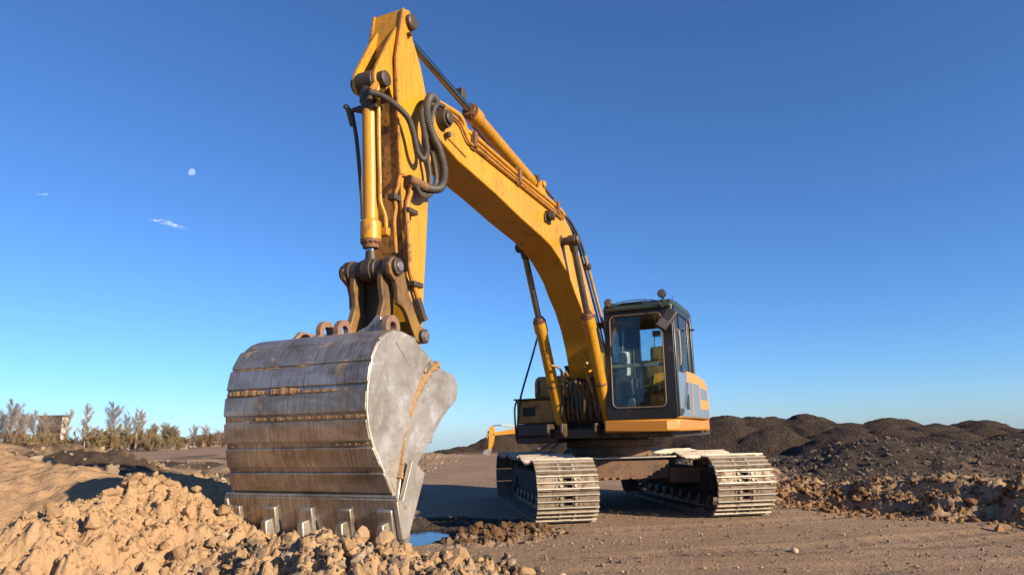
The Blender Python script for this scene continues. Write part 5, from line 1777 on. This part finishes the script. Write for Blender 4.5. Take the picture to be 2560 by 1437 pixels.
def px2x(px, Y):            # picture column to world x on the far field
    v = (px - 1280) / 1732.7
    return v * Y * .985 - .004 * Y
TR = [('brown_tree', -5, 95, 1.05, 'tall bare brown tree cut by the left picture edge'),
      ('grey_birch', 40, 104, .92, 'bare grey tree in front of the left end of the apartment block'),
      ('brown_tree', 62, 98, .98, 'dark bushy bare tree before the middle of the apartment block'),
      ('grey_birch', 92, 105, .90, 'slender bare tree beside the dark bushy one'),
      ('brown_tree', 137, 104, .92, 'bare tree standing over the right half of the apartment block'),
      ('grey_birch', 20, 92, 1.05, 'tall bare tree second from the left picture edge'),
      ('brown_tree', 112, 99, 1.0, 'wide bare tree covering the apartment block'),
      ('pale_birch', 160, 96, .84, 'leaning white birch before the pale gable wall'),
      ('pale_birch', 216, 98, .95, 'pale airy birch standing alone in the gap'),
      ('grey_birch', 286, 100, 1.02, 'broad grey birch behind the green bushes'),
      ('clump', 322, 92, .92, 'clump of thin white stems at the middle of the tree line'),
      ('clump', 340, 93, 1.0, 'second stand of white stems next to the clump'),
      ('pale_birch', 358, 104, .85, 'thin tall birch rising behind the white stems'),
      ('olive_tree', 386, 94, .86, 'olive budding tree right of the white stems'),
      ('olive_tree', 416, 98, .90, 'rounded olive tree above the low green roof'),
      ('olive_tree', 438, 97, .80, 'pale olive tree at the right end of the row'),
      ('grey_birch', 486, 130, .62, 'small distant grey tree left of the last round one'),
      ('brown_tree', 518, 128, .72, 'round bare tree near the bucket'),
      ('brown_tree', 548, 130, .58, 'last small bare tree beside the bucket'),
      ('grey_birch', 1062, 120, .34, 'tiny bare tree between the bucket and the far heap'),
      ('brown_tree', 1078, 120, .36, 'tiny bare tree closest to the far heap')]
for i, (k, px, Y, s, lab) in enumerate(TR):
    plant(k, px2x(px, Y), Y, s, i * 1.7, lab, 'tree', 'trees along the far edge of the site', lean=(.12 if 'leaning' in lab else 0))
BU = [('red_bush', -30, 88, 1.2, 'reddish brown bush at the left picture edge'), ('red_bush', 18, 90, 1.0, 'reddish brown bush second from the left edge'),
      ('green_bush', 70, 90, .95, 'olive green bush in front of the left trees'), ('green_bush', 100, 88, .9, 'olive green bush before the apartment block'),
      ('green_bush', 130, 92, 1.0, 'olive bush left of the leaning white birch'), ('red_bush', 195, 92, .68, 'low brown bush below the lone pale birch'), ('green_bush', 182, 96, .62, 'small bush in the gap right of the pale gable'),
      ('green_bush', 250, 90, 1.12, 'bright olive bush left in the middle group'), ('green_bush', 276, 91, 1.2, 'tallest bright olive bush of the middle group'), ('green_bush', 303, 92, 1.1, 'olive bush at the foot of the white stems'),
      ('green_bush', 372, 93, .75, 'low olive bush among the budding trees'), ('red_bush', 348, 95, .9, 'brown undergrowth behind the white stems'),
      ('green_bush', 400, 92, .8, 'olive bush before the low green roof'), ('green_bush', 446, 100, .8, 'olive bush at the right end of the green row'),
      ('red_bush', 498, 118, .6, 'small brown bush below the distant grey tree'), ('red_bush', 560, 116, .55, 'small brown bush next to the bucket')]
for i, (k, px, Y, s, lab) in enumerate(BU):
    plant(k, px2x(px, Y), Y, s, i * 2.3, lab, 'bush', 'bushes along the far edge of the site')

BRW = ['at the left picture edge', 'under the tall left trees', 'left of the apartment block', 'below the apartment block', 'at the foot of the leaning birch', 'below the pale gable', 'left of the lone pale birch', 'right under the lone pale birch',
       'just right of the lone pale birch', 'behind the bright olive bush', 'below the broad grey birch', 'left of the white stems', 'behind the white stems', 'right of the white stems', 'under the first budding tree', 'behind the low green shed',
       'at the right end of the olive trees', 'in the gap right of the olive trees', 'left of the round tree', 'right of the round tree']
for i, px in enumerate((5, 45, 85, 115, 150, 172, 208, 226, 235, 262, 290, 315, 335, 362, 392, 425, 455, 470, 510, 535)):
    Y = 101 + (i * 7) % 9 + (12 if px > 460 else 0)
    plant('red_bush', px2x(px, Y), Y, .55 + .06 * ((i * 5) % 6) - (.15 if px > 440 else 0), i * 1.3, 'low bare brown brush filling the far edge ' + BRW[i], 'brush', 'brush along the far edge of the site', 'brush')

# ================================================================== buildings
WALL = simple('pale_panel_wall', (.30, .24, .18), .85, 0, 3, .12, .05)
WALLW = simple('white_gable', (.55, .50, .42), .85, 0, 3, .08, .05)
WINM = simple('window_dark', (.06, .07, .085), .12, 0, 3, .3, 0)
ROOFG = simple('dark_roofing', (.10, .085, .07), .8, 0, 2, .3, .05)
def block(x0, x1, y, dep, hgt, fl, nw):
    root = empty('apartment_block', ((x0 + x1) / 2, y, -1))
    finish(root, 'pale apartment block behind the bare trees', 'building')
    w = (x1 - x0) / 2
    MB().box(-w, w, 0, dep, 0, hgt).build('wall', WALL, root)
    MB().box(w + .003, w + .25, -.3, dep, 0, hgt).build('gable_wall', WALLW, root)
    MB().box(-w - .3, w + .4, -.4, dep + .4, hgt + .01, hgt + .5).build('roof_edge', ROOFG, root)
    wm = MB().box(-.55, .55, -.06, .08, 0, 1.3)
    me = None
    for f in range(fl):
        for k in range(nw):
            if me is None:
                o = wm.build('window', WINM, root); me = o.data
            else:
                o = bpy.data.objects.new('window', me); COL.objects.link(o); o.parent = root
            o.location = (-w + 2 * w * (k + .5) / nw, 0, 1.0 + f * (hgt - .6) / fl)
Yb = 170
block(px2x(98, Yb), px2x(156, Yb), Yb, 2.2, 8.6, 4, 6)
def shed(px0, px1, Y, hgt, label, roofm, wallm):
    x0, x1 = px2x(px0, Y), px2x(px1, Y)
    root = empty('shed', ((x0 + x1) / 2, Y, -.3)); w = (x1 - x0) / 2
    finish(root, label, 'shed')
    MB().box(-w, w, 0, 5, 0, hgt * .62).build('wall', wallm, root)
    m = MB(); m.slab([(-.5, hgt * .60), (2.5, hgt), (5.5, hgt * .60), (5.5, hgt * .68), (2.5, hgt * 1.08), (-.5, hgt * .68)], -w - .3, w + .3)
    m.build('roof', roofm, root)
    for k in range(3):
        MB().box(-w + w * (.4 + .6 * k) - .3, -w + w * (.4 + .6 * k) + .3, -.05, .05, .5, 1.2).build('window', WINM, root)
shed(400, 435, 104, 2.0, 'low shed with a dull green roof among the olive trees', simple('green_roof', (.13, .13, .05), .8), WALL)
shed(478, 512, 150, 2.6, 'distant pale shed with a brown roof', simple('brown_roof', (.20, .14, .10), .8), WALLW)
shed(530, 575, 150, 2.9, 'distant shed with a dark grey roof beside the bucket', ROOFG, WALL)

# ================================================================== moon and clouds
mm = bpy.data.materials.new('moon_surface')
mm.use_nodes = True
nt = mm.node_tree; nt.nodes.clear()
out = nt.nodes.new('ShaderNodeOutputMaterial')
ad_ = nt.nodes.new('ShaderNodeAddShader')
tr_ = nt.nodes.new('ShaderNodeBsdfTransparent')
df = nt.nodes.new('ShaderNodeBsdfDiffuse')
vv = coord(nt)
nt.links.new(ramp(nt, noise(nt, vv, .028, 4), [(.4, (.045, .05, .055)), (.65, (.12, .13, .14))]), df.inputs['Color'])
nt.links.new(tr_.outputs[0], ad_.inputs[0]); nt.links.new(df.outputs[0], ad_.inputs[1]); nt.links.new(ad_.outputs[0], out.inputs[0])
Md = Vector((-.41096, .84547, .34101)) * 5000
V0, F0 = ico(4)
o = np_mesh('moon', V0 * 23, F0, mm)
o.location = Md
finish(o, 'small pale gibbous moon high in the left sky', 'moon')

cmx = bpy.data.materials.new('cloud_vapour')
cmx.use_nodes = True
nt = cmx.node_tree; nt.nodes.clear()
out = nt.nodes.new('ShaderNodeOutputMaterial')
ad_ = nt.nodes.new('ShaderNodeAddShader')
tr_ = nt.nodes.new('ShaderNodeBsdfTransparent')
df = nt.nodes.new('ShaderNodeBsdfDiffuse')
vv = coord(nt)
nt.links.new(ramp(nt, noise(nt, vv, .06, 5, .65), [(.38, (.0, .0, .0)), (.70, (.06, .066, .072))]), df.inputs['Color'])
nt.links.new(tr_.outputs[0], ad_.inputs[0]); nt.links.new(df.outputs[0], ad_.inputs[1]); nt.links.new(ad_.outputs[0], out.inputs[0])
def cloud(d, dist, lumps, label):
    D = Vector(d) * dist
    m = MB()
    V0, F0 = I2
    for (x, z, rx, rz_) in lumps:
        rr = random.Random(int(x * 7 + z))
        m.add([(x + p[0] * rx * rr.uniform(.8, 1.15), p[1] * rx * .35, z + p[2] * rz_ * rr.uniform(.8, 1.2)) for p in V0], [tuple(f) for f in F0])
    o = m.build('cloud', cmx, None)
    o.location = D
    o.rotation_euler = (0, 0, math.atan2(-d[0], d[1]))
    finish(o, label, 'cloud')
_rc = random.Random(3)
wisp = []
for _k in range(16):
    _t = _k / 15
    _x = -52 + 108 * _t
    wisp.append((_x + _rc.uniform(-5, 5), 12 - 26 * _t ** 1.7 + _rc.uniform(-3, 3), _rc.uniform(9, 20), (2.2 + 7 * math.sin(math.pi * _t) ** 1.2) * _rc.uniform(.6, 1.1)))
cloud((-.4411, .8545, .2743), 3000, wisp, 'small wispy white cloud below the moon')
cloud((-.5523, .7811, .2916), 3000, [(0, 0, 10, 4), (3, 0, 7, 3), (-14, -3, 12, 2.5), (-24, -2, 8, 1.5)], 'tiny white cloud scrap left of the larger wisp')

# one common factor on every surface colour, darkening them all so that shadows come out deeper
for m in bpy.data.materials:
    if not m.use_nodes or m.name in ('moon_surface', 'cloud_vapour'):
        continue
    nt = m.node_tree
    for nd in list(nt.nodes):
        if nd.type == 'BSDF_PRINCIPLED' and nd.inputs['Base Color'].is_linked:
            src = nd.inputs['Base Color'].links[0].from_socket
            nt.links.new(mix(nt, 1.0, src, (.80, .80, .80), 'MULTIPLY'), nd.inputs['Base Color'])
